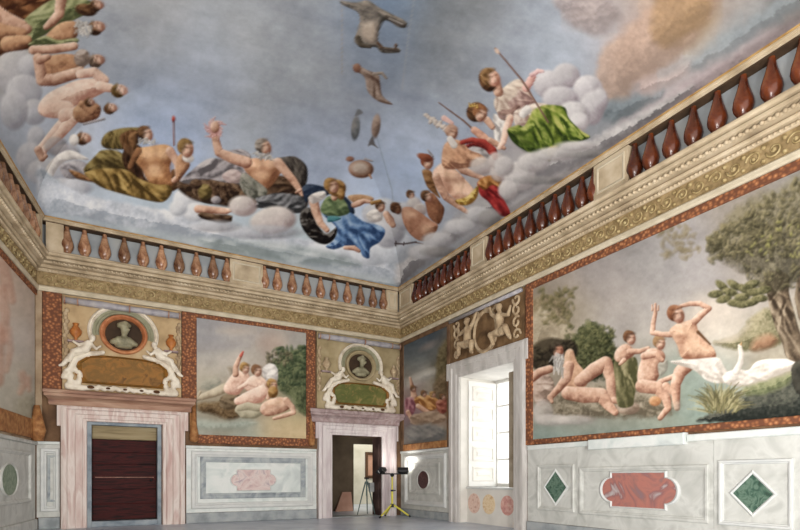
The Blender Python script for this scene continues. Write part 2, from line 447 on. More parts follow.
    def beard(self, c, ang=0.0):
        """wispy painted beard"""
        x, y, rx, ry = c; g = np.random.default_rng(int(x*7+y)); co, sn = math.cos(ang), math.sin(ang)
        for k in range(26):
            a, b = g.uniform(-.8, .8), g.uniform(-.9, .5); a2, b2 = a*1.2+g.normal(0, .2), b+g.uniform(.3, .8); v = g.uniform(150, 236)
            T = lambda p, q: (x+(p*co*rx-q*sn*ry), y+(p*sn*rx+q*co*ry))
            self.limb([(*T(a, b), .25*min(rx, ry)), (*T(a2, b2), .10*min(rx, ry))], [(v*.72, v*.68, v*.64), (v*.95, v*.92, v*.88), (v, v*.98, v*.95)], a=.75, grain=.1)
    def mus(self, Q, *L):
        """soft lights (1) and half tones (0) that model a painted torso"""
        for (a, b, rx, ry, up) in L:
            (x, y), = Q((a, b)); self.oval((x, y, rx/5, ry/5), [(246,208,170)]*3 if up else [(120,70,46)]*3, 0, soft=3.0, a=.42 if up else .36, grain=0)
    def line(self, pts, w, c, a=1.0):
        p = [(q[0], q[1], w) for q in pts]; self.limb(p, [c, c, c], soft=.6, a=a, grain=0)
    def clouds(self, L, ramp=CLOUD, a=1.0, seed=2):
        for k, q in enumerate(L):
            self.oval((q[0], q[1], q[2], q[3] if len(q) > 3 else q[2]), ramp, soft=1.5, a=a, seed=seed+k, grain=.075)
    def head(self, x, y, r, ang=0.0, hair=HAIR, skin=SKIN, beard=None, back=(-.35, -.25)):
        """small painted head turned three quarters; ang turns it in the picture"""
        c, s = math.cos(ang), math.sin(ang); T = lambda a, b: (x+(a*c-b*s)*r, y+(a*s+b*c)*r)
        O = lambda a, b, rx, ry, ramp, al=1.0, sf=.8, **k: self.oval((*T(a, b), max(.45, r*rx), max(.4, r*ry)), ramp, ang, soft=sf, a=al, seed=int(x*3+y), **k)
        O(-.26, -.18, .80, .86, hair, fold=.5, ang=ang+.8)
        O(.10, .12, .62, .84, skin)
        O(.42, .30, .30, .60, [skin[0]]*3, .35, 2.0)              # far cheek in half tone
        O(-.05, .30, .26, .26, [skin[2]]*3, .45, 2.0)              # lit cheek
        dk = tuple(int(v*.8) for v in skin[0])
        O(-.04, -.10, .20, .09, [dk]*3, .65); O(.44, -.10, .14, .09, [dk]*3, .65)
        O(.24, .20, .09, .26, [skin[2]]*3, .5, 1.2); O(.30, .42, .14, .07, [dk]*3, .4)
        O(.18, .60, .18, .07, [(132,62,50)]*3, .6)
        O(-.50, -.25, .34, .6, hair, .8, 1.5, fold=.5); O(-.06, -.68, .55, .24, hair, .9, 1.2, fold=.5)
        if beard: O(.14, .85, .55, .5, beard, fold=.5, ang=ang+1.5)
    def finish(self, grain=4.0):
        n = fbm(self.x, self.y, 3.0, 91, 3); self.C += ((n-.5)*2*grain)[:, None]
        n = fbm(self.x, self.y, 14.0, 77, 3); self.C *= (1+(n-.5)*.13)[:, None]
        g = self.C @ np.array([.3, .59, .11]); self.C = self.C*(1-self.dull)+g[:, None]*self.dull*np.array([1.0, .99, .97])
        return np.clip(self.C, 4, 250)

GAIN = {'v': 1.0}
def grid_panel(name, P3, nu, nv, col, parent=None, thick=None, gain=1.0):
    """grid mesh with a pigment colour per point"""
    me = bpy.data.meshes.new(name)
    off = np.array(wloc(parent)) if parent is not None else np.zeros(3)
    idx = np.arange(nu*nv).reshape(nu, nv)
    q = np.stack([idx[:-1, :-1], idx[1:, :-1], idx[1:, 1:], idx[:-1, 1:]], -1).reshape(-1, 4)
    V = P3-off; nq = len(q); extra = []
    c = col/255.0; c = np.where(c <= .04045, c/12.92, ((c+.055)/1.055)**2.4)*gain
    if thick is not None:                       # give the panel a back and edges
        rim = np.concatenate([idx[0, :], idx[1:, -1], idx[-1, -2::-1], idx[-2:0:-1, 0]])
        b0 = len(V); V = np.concatenate([V, V[rim]+np.array(thick)]); c = np.concatenate([c, c[rim]])
        k = len(rim); r2 = np.roll(np.arange(k), -1)
        q = np.concatenate([q, np.stack([rim, b0+np.arange(k), b0+r2, rim[r2]], -1)]); nq = len(q)
    me.vertices.add(len(V)); me.vertices.foreach_set('co', V.astype(np.float32).ravel())
    me.loops.add(nq*4); me.loops.foreach_set('vertex_index', q.astype(np.int32).ravel())
    me.polygons.add(nq); me.polygons.foreach_set('loop_start', (np.arange(nq)*4).astype(np.int32))
    me.update(calc_edges=True); me.validate()
    at = me.attributes.new('pigment', 'FLOAT_COLOR', 'POINT')
    at.data.foreach_set('color', np.concatenate([np.clip(c, 0, .95), np.ones((len(c), 1))], 1).astype(np.float32).ravel())
    me.materials.append(M['fresco'])
    o = bpy.data.objects.new(name, me); link(o, parent)
    return o

# ------------------------------------------------------------------ walls and floor
def wall_holes(name, wall, us, zs, holes, thick, m):
    """flat wall slab with rectangular openings; us, zs = outer bounds, holes = [(u0,u1,z0,z1)]"""
    bm = NB()
    U = sorted({*us, *[h[0] for h in holes], *[h[1] for h in holes]}); Zs = sorted({*zs, *[h[2] for h in holes], *[h[3] for h in holes]})
    for a, b in zip(U, U[1:]):
        z0 = None
        for c, d in zip(Zs, Zs[1:]):
            cu, cz = (a+b)/2, (c+d)/2
            hole = any(h[0] < cu < h[1] and h[2] < cz < h[3] for h in holes)
            if hole:
                if z0 is not None: wbox(bm, wall, a, b, -thick, 0, z0, c); z0 = None
            elif z0 is None: z0 = c
        if z0 is not None: wbox(bm, wall, a, b, -thick, 0, z0, Zs[-1])
    o = obj(name, bm, m); o['kind'] = 'structure'; return o

ZTOP = 6.34
D1 = (-7.64, -6.20, 0.0, 2.25)        # door openings in the back wall (u0,u1,z0,z1)
D2 = (-2.09, -0.62, 0.0, 2.19)
WN = (2.84, 4.74, 0.0, 3.44)          # window recess in the right wall
wall_holes('wall_back', 'back', (LX, 0.55), (0, ZTOP), [D1, D2], .55, M['brownwall'])
wall_holes('wall_right', 'right', (0, 11.5), (0, ZTOP), [WN], 1.15, M['brownwall'])
bm = NB(); wbox(bm, 'left', -.25, 8.0, -.5, 0, 0, ZTOP); o = obj('wall_left', bm, M['taupewall']); o['kind'] = 'structure'
bm = NB(); box(bm, (-11.2, -17, -.2), (3.3, 7.0, 0)); o = obj('floor', bm, M['floor']); o['kind'] = 'structure'

# ------------------------------------------------------------------ cornice (trim_1): swept round the three walls
def corner_path():
    a = [Vector((LX-LD[0]*8.0, -LD[1]*8.0, 0)), Vector((LX, 0, 0)), Vector((0, 0, 0)), Vector((0, -11.5, 0))]
    n = [Vector((LN[0], LN[1], 0)), Vector((0, -1, 0)), Vector((-1, 0, 0))]
    return a, n
PA, PN = corner_path()
def sweep_pt(i, w, z):
    if i == 0: v = PA[0]+PN[0]*w
    elif i == 3: v = PA[3]+PN[2]*w
    else:
        n1, n2 = PN[i-1], PN[i]; v = PA[i]+(n1+n2)*(w/(1+n1.dot(n2)))
    return Vector((v.x, v.y, z))
def sweep(bm, prof, i0=0, i1=3, gap=0.0):
    rows = [[sweep_pt(i, w, z) for (w, z) in prof] for i in range(i0, i1+1)]
    if gap:
        d = (PA[i1]-PA[i0]).normalized()*gap
        rows[0] = [p+d for p in rows[0]]; rows[-1] = [p-d for p in rows[-1]]
    quadgrid(bm, rows, closed_v=True, cap=True)

trim = structure('trim_1', 'cream stone cornice with gilded scroll frieze running round the hall', (LX, 0, 4.87))
bm = NB(); sweep(bm, [(0,4.87), (.07,4.87), (.085,4.90), (.085,4.955), (.055,4.985), (0,4.985)]); obj('lower_fillet', bm, M['stonelight'], trim)
bm = NB(); sweep(bm, [(0,4.985), (.035,4.985), (.035,5.27), (0,5.27)]); frz = obj('scroll_frieze', bm, M['frieze'], trim)
bm = NB(); sweep(bm, [(0,5.27), (.06,5.27), (.075,5.285), (.075,5.312), (.04,5.316), (.04,5.336), (.105,5.342), (.125,5.365), (.125,5.382), (.085,5.386), (.085,5.406), (.18,5.414), (.19,5.425), (.20,5.445), (.155,5.452), (.155,5.468), (.245,5.474), (.25,5.48), (.25,5.525), (.21,5.53), (.21,5.546), (.275,5.552), (.30,5.575), (.30,5.60), (.10,5.64), (0,5.64)])
obj('corona_moulding', bm, M['stone'], trim)
# leafy scrolls of the frieze
bm = NB()
def scroll(bm, wall, u, z, r, flip, hand):
    pts = []
    for k in range(15):
        t = k/14*2.6*PI; rr = r*(1-.80*k/14)
        pts.append(W(wall, u+hand*math.cos(t+PI)*rr, .045, z+flip*math.sin(t+PI)*rr))
    tube(bm, pts, [.015*(1-.4*k/14) for k in range(15)], 5)
for wall, u0, u1 in (('left', .12, 3.2), ('back', LX+.12, -.1), ('right', .12, 11.3)):
    n = int((u1-u0)/.235)
    for k in range(n):
        u = u0+(u1-u0)*(k+.5)/n; s = 1 if k % 2 else -1
        scroll(bm, wall, u, 5.128, .095, s, 1)
        for q in (-1, 1):                     # leaves between the scrolls
            p = W(wall, u+.115, .04, 5.128+q*.085); ball(bm, p, .033, (1, 1, .8), 6, 4)
        ball(bm, W(wall, u, .045, 5.128), .028, seg=6, rings=4)
obj('acanthus_scrolls', bm, M['gilt'], frz, smooth=True)
bm = NB()
for wall, u0, u1 in (('left', .2, 3.2), ('back', LX+.2, -.2), ('right', .2, 11.3)):
    n = int((u1-u0)/.062)
    for k in range(n):
        u = u0+(u1-u0)*(k+.5)/n
        ball(bm, W(wall, u, .07, 5.30), .023, (1, 1, 1), 6, 4)
obj('bead_row', bm, M['stone'], trim, smooth=True)
bm = NB()
for wall, u0, u1 in (('left', .3, 3.2), ('back', LX+.3, -.3), ('right', .3, 11.2)):
    n = int((u1-u0)/.085)
    for k in range(n):
        u = u0+(u1-u0)*(k+.5)/n
        ball(bm, W(wall, u, .205, 5.435), .032, (1, 1, .9), 6, 4)
obj('egg_row', bm, M['stone'], trim, smooth=True)

# ------------------------------------------------------------------ balustrades
RAILZ = 6.262
def bal_mesh(name, m):
    H = RAILZ-.02-5.66
    prof = [(.062,0), (.062,.03), (.056,.04), (.080,.07), (.112,.13), (.124,.19), (.116,.26), (.092,.34), (.066,.43), (.046,.52), (.036,.60), (.042,.63), (.042,H)]
    bm = NB(); lathe(bm, (0, 0, 0), prof, 16)
    me = bpy.data.meshes.new(name); bmesh.ops.recalc_face_normals(bm, faces=bm.faces); bm.to_mesh(me); bm.free()
    for p in me.polygons: p.use_smooth = True
    me.materials.append(m); return me
def balustrade(wall, seg, base, label, peds, bays, m, sp):
    root = thing('balustrade', label, 'balustrade', base, 'balustrades below the painted ceiling')
    i0, i1 = seg
    bm = NB(); sweep(bm, [(.0,5.642), (.20,5.642), (.20,5.665), (.19,5.68), (.0,5.68)], i0, i1, .006); obj('plinth', bm, M['stone'], root)
    bm = NB(); sweep(bm, [(.0,RAILZ+.005), (.17,RAILZ+.005), (.185,RAILZ+.012), (.185,RAILZ+.04), (.205,RAILZ+.048), (.205,RAILZ+.068), (.0,RAILZ+.072)], i0, i1, .006)
    rl = obj('top_rail', bm, M['stone'], root)
    bm = NB(); sweep(bm, [(.0,RAILZ-.02), (.16,RAILZ-.02), (.16,RAILZ+.005), (.0,RAILZ+.005)], i0, i1, .006); obj('rail_soffit', bm, M['raildark'], rl)  # underside strip coloured dark as the shadow below the rail
    bm = NB(); sweep(bm, [(.195,RAILZ+.070), (.216,RAILZ+.070), (.216,RAILZ+.092), (.195,RAILZ+.092)], i0, i1, .006); obj('gilt_edge', bm, M['goldline'], rl)
    bm = NB(); sweep(bm, [(.004,5.682), (.012,5.682), (.012,RAILZ-.022), (.004,RAILZ-.022)], i0, i1, .006); obj('painted_backing', bm, M['railback'], root)
    for (a, b) in peds:
        bm = NB(); wbox(bm, wall, a, b, .014, .185, 5.68, RAILZ-.02); p = obj('pedestal', bm, M['stone'], root)
        if b-a > .3:
            bm = NB(); wframe(bm, wall, a+.06, b-.06, 5.74, RAILZ-.08, [(0,.186), (.01,.20), (.03,.20), (.045,.188)]); obj('pedestal_panel', bm, M['stonelight'], p)
    me = bal_mesh('baluster', m); first = True
    for (a, b, n) in bays:
        for k in range(-1, n+1):
            u = a+(b-a)*(k+1)/(n+1)
            if k in (-1, n): u += .055 if k < 0 else -.055
            o = bpy.data.objects.new('baluster', me); link(o, root)
            o.location = W(wall, u, .10, 5.665)-Vector(base)
    return root
balustrade('back', (1, 2), (LX+4.2, -.1, 5.64), 'balustrade with tan balusters along the back wall above the two doors',
           [(-8.35, -8.05), (-4.74, -3.96), (-.56, -.21)], [(-8.05, -4.74, 8), (-3.96, -.56, 8)], M['balusterpale'], .37)
balustrade('right', (2, 3), (-.1, -5.0, 5.64), 'balustrade with dark red-brown balusters above the window wall',
           [(.21, .92), (3.48, 4.04), (6.88, 7.54), (10.5, 11.1)], [(.92, 3.48, 8), (4.04, 6.88, 8), (7.54, 10.5, 8)], M['baluster'], .33)
balustrade('left', (0, 1), tuple(W('left', 1.0, .1, 5.64)), 'short stretch of balustrade seen edge-on at the left corner of the room',
           [(.24, .46), (3.6, 4.2)], [(.46, 3.6, 8)], M['balusterpale'], .37)

# ------------------------------------------------------------------ chair rail and skirting
bm = NB()
for a, b in ((LX+.02, -8.12), (-5.69, -2.53)):
    wbox(bm, 'back', a, b, 0, .045, 1.74, 1.80, .01)
o = obj('trim_2', bm, M['marblewhite']); tag(o, kind='structure')
bm = NB(); wbox(bm, 'right', .02, 2.46, 0, .05, 1.74, 1.80, .01); o = obj('trim_3', bm, M['marbleframe']); tag(o, kind='structure')
bm = NB(); wbox(bm, 'right', 5.15, 6.68, 0, .05, 1.60, 1.69, .012); wbox(bm, 'right', 6.69, 8.39, 0, .11, 1.53, 1.70, .012); wbox(bm, 'right', 8.40, 11.4, 0, .06, 1.57, 1.67, .012)
o = obj('trim_4', bm, M['marblewhite']); tag(o, kind='structure')
bm = NB(); wbox(bm, 'left', .05, 5, 0, .06, 1.72, 1.79, .012); o = obj('trim_5', bm, M['marblegrey']); tag(o, kind='structure')
bm = NB()
for a, b in ((LX+.06, -8.12), (-5.69, -2.53)): wbox(bm, 'back', a, b, 0, .06, 0, .24, .015)
o = obj('baseboard_back', bm, M['basestone']); tag(o, kind='structure')
bm = NB(); wbox(bm, 'right', .07, 2.46, 0, .06, 0, .20, .015); wbox(bm, 'right', 5.14, 11.4, 0, .06, 0, .20, .015)
o = obj('baseboard_right', bm, M['basestone']); tag(o, kind='structure')
bm = NB(); wbox(bm, 'left', .05, 5, 0, .06, 0, .22, .015); o = obj('baseboard_left', bm, M['marblegrey']); tag(o, kind='structure')

# ------------------------------------------------------------------ wainscot panels
def wains(wall, u0, u1, z0, z1, label, mslab):
    c = W(wall, (u0+u1)/2, .02, z0)
    root = thing('wainscot_panel', label, 'wall panel', c, 'marble wainscot panels')
    bm = NB(); wbox(bm, wall, u0, u1, .002, .02, z0, z1); obj('slab', bm, mslab, root)
    return root
def mould(root, wall, u0, u1, z0, z1, m, wd=.10, h=.045, name='moulding', base=.02):
    bm = NB(); wframe(bm, wall, u0, u1, z0, z1, [(0, base), (0, base+h*.6), (wd*.15, base+h), (wd*.55, base+h), (wd*.7, base+h*.55), (wd*.9, base+h*.5), (wd, base)])
    return obj(name, bm, m, root)
def quatre(cu, cz, hu, hz, lobe):
    """oblong with a round lobe on each short side and notched corners"""
    P = []
    for k in range(13):
        t = -PI/2+PI*k/12; P.append((cu+hu+math.cos(t)*lobe, cz+math.sin(t)*lobe))
    P += [(cu+hu, cz+hz), (cu-hu, cz+hz)]
    for k in range(13):
        t = PI/2+PI*k/12; P.append((cu-hu+math.cos(t)*lobe, cz+math.sin(t)*lobe))
    P += [(cu-hu, cz-hz), (cu+hu, cz-hz)]
    return P
def oval(cu, cz, a, b, n=28): return [(cu+a*math.cos(2*PI*k/n), cz+b*math.sin(2*PI*k/n)) for k in range(n)]
def inlay(root, wall, pts, m, mb, k1=1.12, base=.02, name='inlay', h=.03):
    bm = NB(); wprism(bm, wall, pts, base+.001, base+.012); obj(name, bm, m, root)
    bm = NB(); ring_prism(bm, wall, pts, 1.0, k1, base, base+h); obj('inlay_border', bm, mb, root)

p = wains('back', -5.68, -2.53, .245, 1.735, 'wide white marble panel with pale pink lozenge between the two doors', M['marblewhite'])
mould(p, 'back', -5.58, -2.63, .33, 1.68, M['marbleframe'], .14, .05, 'outer_moulding')
mould(p, 'back', -5.38, -2.83, .56, 1.55, M['marbleshade'], .13, .035, 'inner_moulding')
inlay(p, 'back', quatre(-4.14, 1.0, .40, .25, .14), M['pinklozenge'], M['marblewhite'], 1.06, h=.016)
p = wains('back', LX+.03, -8.12, .245, 1.735, 'narrow white marble panel squeezed between left corner and red door', M['marblegrey'])
mould(p, 'back', -8.46, -8.13, .36, 1.66, M['marbleframe'], .11, .05, 'outer_moulding')
mould(p, 'back', -8.34, -8.14, .56, 1.52, M['marbleshade'], .05, .03, 'inner_moulding')
p = wains('right', .03, 2.46, .205, 1.735, 'grey marble panel with dark oval beside the window, behind the work light', M['marblegrey'])
mould(p, 'right', .28, 2.30, .32, 1.66, M['marbleframe'], .12, .05, 'outer_moulding')
mould(p, 'right', .50, 2.02, .62, 1.44, M['marblegrey'], .10, .03, 'inner_moulding')
inlay(p, 'right', oval(1.24, 1.0, .27, .23), M['porphyry'], M['marblegrey'], 1.12)
p = wains('right', 5.14, 6.38, .205, 1.60, 'grey marble panel with small green diamond right of the window', M['marblegrey'])
mould(p, 'right', 5.42, 6.33, .44, 1.30, M['marblegrey'], .07, .035)
inlay(p, 'right', [(5.62, .88), (5.88, 1.17), (6.14, .88), (5.88, .59)], M['greenmarble'], M['marbleframe'], 1.18)
p = wains('right', 6.385, 8.76, .205, 1.60, 'grey marble panel with red quatrefoil inlay under the white ledge', M['marblegrey'])
mould(p, 'right', 6.44, 8.70, .42, 1.24, M['marblegrey'], .08, .03)
inlay(p, 'right', quatre(7.58, .86, .46, .27, .19), M['redjasper'], M['marbleframe'], 1.10)
p = wains('right', 8.765, 11.2, .205, 1.575, 'grey marble panel with large green diamond at the right edge', M['marblegrey'])
mould(p, 'right', 8.84, 9.72, .42, 1.29, M['marbleframe'], .06, .04)
inlay(p, 'right', [(9.02, .85), (9.26, 1.10), (9.50, .85), (9.26, .60)], M['greenmarble'], M['marbleframe'], 1.22)
p = wains('left', .06, 3.4, .225, 1.715, 'grey marble panel with green oval on the left wall', M['marblegrey'])
mould(p, 'left', .42, 2.9, .58, 1.56, M['marblegrey'], .08, .035)
inlay(p, 'left', oval(1.62, 1.02, .40, .27), M['greenpale'], M['marblegrey'], 1.14)

# ------------------------------------------------------------------ doors
def door_case(root, u0, u1, z1, uo0, uo1, zo, m, mcor, zc0, zc1, uc0, uc1, ears=.07):
    t = (u0-uo0)
    bm = NB(); wframe(bm, 'back', uo0, uo1, .0, zo, [(0,.0), (0,.12), (t*.10,.14), (t*.20,.14), (t*.27,.105), (t*.33,.10), (t*.52,.095), (t*.56,.07), (t*.80,.065), (t*.84,.045), (t*.97,.04), (t,.02), (t,-.02)], open_bottom=True, kt=(zo-z1)/t)
    obj('marble_surround', bm, m, root)
    bm = NB()
    for s, a in ((-1, uo0), (1, uo1)):       # ears beside the lintel
        wbox(bm, 'back', min(a, a+s*ears), max(a, a+s*ears), 0, .095, zo-.42, zo)
    obj('surround_ear', bm, m, root)
    bm = NB(); prof = [(0,zc0), (.10,zc0), (.115,zc0+.03), (.115,zc0+.10), (.15,zc0+.13), (.24,zc0+.17), (.24,zc0+.22), (.27,zc0+.235), (.27,zc1-.02), (.25,zc1), (0,zc1)]
    rows = []
    for e, uu in ((-1, uc0), (1, uc1)):
        rows.append([W('back', uu+(-e)*(.27-w)*.55, w, z) for (w, z) in prof])
    quadgrid(bm, rows, closed_v=True, cap=True); obj('door_cornice', bm, mcor, root)

d = structure('door_1', 'dark red plank door in a pink marble surround on the back wall', (-6.92, 0, 0))
door_case(d, D1[0], D1[1], D1[3], -8.10, -5.72, 2.55, M['pink'], M['pinkcornice'], 2.555, 2.86, -8.40, -5.50)
bm = NB()
for a, b in ((-7.64, -7.56), (-6.28, -6.20)): wbox(bm, 'back', a, b, -.34, -.02, 0, 2.25)
wbox(bm, 'back', -7.56, -6.28, -.34, -.02, 2.19, 2.25); obj('stone_reveal', bm, M['revealgrey'], d)
bm = NB(); wbox(bm, 'back', -7.56, -6.28, -.30, -.20, 1.90, 2.19, .01); obj('transom_board', bm, M['oldboard'], d)
leaf = None
bm = NB()
zz = [.13, .48, .80, 1.06, 1.36, 1.62, 1.895]
for a, b in zip(zz, zz[1:]): wbox(bm, 'back', -7.555, -6.285, -.33, -.25, a, b, .006)
leaf = obj('plank_leaf', bm, M['wood'], d)
bm = NB(); wbox(bm, 'back', -7.50, -6.34, -.25, -.235, 1.055, 1.075); obj('batten', bm, M['woodedge'], leaf)
bm = NB(); tube(bm, [W('back', -6.40, -.249, 1.0), W('back', -6.40, -.20, 1.0)], .02); ball(bm, W('back', -6.40, -.19, 1.0), .03); obj('door_knob', bm, M['black'], leaf)
bm = NB(); wbox(bm, 'back', -7.56, -6.28, -.34, -.02, 0, .12, .01); obj('threshold', bm, M['revealgrey'], d)

d = structure('door_2', 'open doorway in a white and mauve stone surround near the corner', (-1.35, 0, 0))
door_case(d, D2[0], D2[1], D2[3], -2.50, -.21, 2.50, M['mauvewhite'], M['mauvecornice'], 2.505, 2.83, -2.78, -.03)
bm = NB(); wbox(bm, 'back', -.64, -.60, -.53, -.02, 0, 2.19); obj('door_leaf', bm, M['darkreveal'], d)
bm = NB(); wbox(bm, 'back', -.66, -.64, -.46, -.10, .2, .95, .008); wbox(bm, 'back', -.66, -.64, -.46, -.10, 1.1, 2.0, .008); obj('door_leaf_panel', bm, M['darkreveal'], d)
bm = NB(); wbox(bm, 'back', -2.09, -.62, -.55, -.02, 0, .012); obj('threshold', bm, M['basestone'], d)

# the two rooms seen through the doorway
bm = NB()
box(bm, (-3.4, .55, 0), (-3.25, 2.75, 3.2)); box(bm, (1.4, .55, 0), (1.55, 2.6, 3.2)); box(bm, (-8.6, .40, 0), (-5.6, .50, 2.6))  # last box: unseen slab added behind the red door to block outside light
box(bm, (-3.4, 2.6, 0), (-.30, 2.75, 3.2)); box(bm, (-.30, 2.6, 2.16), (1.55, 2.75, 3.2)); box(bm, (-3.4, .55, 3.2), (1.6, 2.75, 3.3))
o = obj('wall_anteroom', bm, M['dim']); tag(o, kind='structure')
bm = NB(); box(bm, (-1.6, 6.2, 0), (3.15, 6.35, 3.2)); box(bm, (-1.6, 2.75, 0), (-1.45, 6.2, 3.2)); box(bm, (3.0, 2.75, 0), (3.15, 6.2, 3.2)); box(bm, (-1.6, 2.75, 3.2), (3.15, 6.35, 3.3)); box(bm, (1.56, 2.6, 0), (3.15, 2.75, 3.2))
o = obj('wall_far_room', bm, M['roomplaster']); tag(o, kind='structure')
pf = thing('framed_picture', 'dark framed rosy picture on the lit wall seen through the open doorway', 'picture', (2.24, 6.19, 1.0))
bm = NB(); box(bm, (1.92, 6.165, 1.15), (2.5, 6.195, 1.98)); obj('canvas', bm, M['roomrose'], pf)
bm = NB()
for a, b in (((1.82,6.13,1.03), (2.62,6.195,1.15)), ((1.82,6.13,1.98), (2.62,6.195,2.10)), ((1.82,6.13,1.15), (1.92,6.195,1.98)), ((2.5,6.13,1.15), (2.62,6.195,1.98))): box(bm, a, b)
obj('frame', bm, M['darkframe'], pf)
sc = thing('leaning_board', 'pinkish bare board leaning against the dark anteroom wall', 'board', (-.62, 2.5, 0))
bm = NB(); hexa(bm, [(-1.05,2.30,.0), (-.45,2.30,.0), (-.45,2.36,.0), (-1.05,2.36,.0), (-.72,2.53,.60), (-.42,2.53,.60), (-.42,2.59,.60), (-.72,2.59,.60)]); obj('board_face', bm, M['roomrose'], sc)

# ------------------------------------------------------------------ window
wd = structure('window_1', 'bright tall window recess with white panelled shutters and stone surround', (0, -3.8, 0))
bm = NB(); t = .37
rows = []
wframe(bm, 'right', 2.47, 5.11, 0, 3.80, [(0,0), (0,.07), (.05,.09), (.13,.09), (.15,.065), (.28,.06), (.30,.045), (.37,.035), (.37,-.05)], open_bottom=True)
obj('stone_surround', bm, M['whitestone'], wd)
bm = NB()
for a, b in ((2.40, 2.47), (5.11, 5.18)): wbox(bm, 'right', a, b, 0, .085, 3.40, 3.80)
obj('surround_ear', bm, M['whitestone'], wd)
bm = NB()                                      # plaster lining of the recess
wbox(bm, 'right', 2.82, 2.852, -1.14, -.005, 0, 3.425); wbox(bm, 'right', 4.728, 4.76, -1.14, -.005, 0, 3.425); wbox(bm, 'right', 2.82, 4.76, -1.14, -.005, 3.425, 3.46)
obj('plaster_reveal', bm, M['plasterwhite'], wd)
bm = NB(); wbox(bm, 'right', 2.84, 4.74, -1.15, -.20, 0, .80); par = obj('parapet', bm, M['plasterwhite'], wd)
bm = NB(); wbox(bm, 'right', 2.84, 4.74, -1.15, -.16, .80, .84, .01); obj('sill', bm, M['marbleframe'], wd)
for (u, m, r) in ((3.12, 'roundelpink', .26), (3.66, 'roundelochre', .25), (4.28, 'roundelred', .24)):
    bm = NB(); wlathe(bm, 'right', u, .46, [(r*.9, -.199), (r*.88, -.195), (r*.5, -.194), (.01, -.194)], 1.0, 24); obj('painted_wreath', bm, M[m], par)
def shutter(u0, u1, face, w0, w1, z0, z1):
    """panelled leaf standing against a side of the recess, its broad face towards +/-u"""
    bm = NB(); wbox(bm, 'right', u0, u1, w0, w1, z0, z1); s = obj('shutter', bm, M['whitepaint'], wd)
    n = 5; h = (z1-z0-.12)/n; bm = NB()
    for k in range(n):
        a, b = z0+.12+h*k, z0+h*(k+1); uu = u1 if face > 0 else u0
        P = lambda i, d: [W('right', uu+face*d, w0+.10+i, a+i), W('right', uu+face*d, w1-.10-i, a+i), W('right', uu+face*d, w1-.10-i, b-i), W('right', uu+face*d, w0+.10+i, b-i)]
        quadgrid(bm, [P(0, 0), P(.015, .02), P(.045, .02), P(.06, .004), P(.12, .004), P(.15, .022)], closed_v=True, cap=True)
    obj('shutter_panel', bm, M['plasterwhite'], s)
    return s
shutter(2.856, 2.896, 1, -1.08, -.22, .85, 3.36)
s2 = shutter(4.56, 4.60, -1, -.72, -.03, .85, 3.24)
bm = NB(); wbox(bm, 'right', 4.56, 4.725, -.03, .0, .85, 3.24); obj('shutter_stile', bm, M['shutteredge'], s2)
bm = NB(); wframe(bm, 'right', 2.845, 4.735, .84, 3.43, [(0,-1.14), (0,-1.06), (.08,-1.06), (.08,-1.14)])
wbox(bm, 'right', 3.75, 3.83, -1.14, -1.07, .92, 3.35); obj('sash_frame', bm, M['whitepaint'], wd)
bm = NB()
for z in (1.5, 2.15, 2.8): wbox(bm, 'right', 2.925, 4.655, -1.13, -1.09, z-.02, z+.02)
obj('glazing_bar', bm, M['whitepaint'], wd)
bm = NB(); wbox(bm, 'right', 2.925, 4.655, -1.115, -1.105, .92, 3.35); obj('glass_pane', bm, M['glass'], wd)

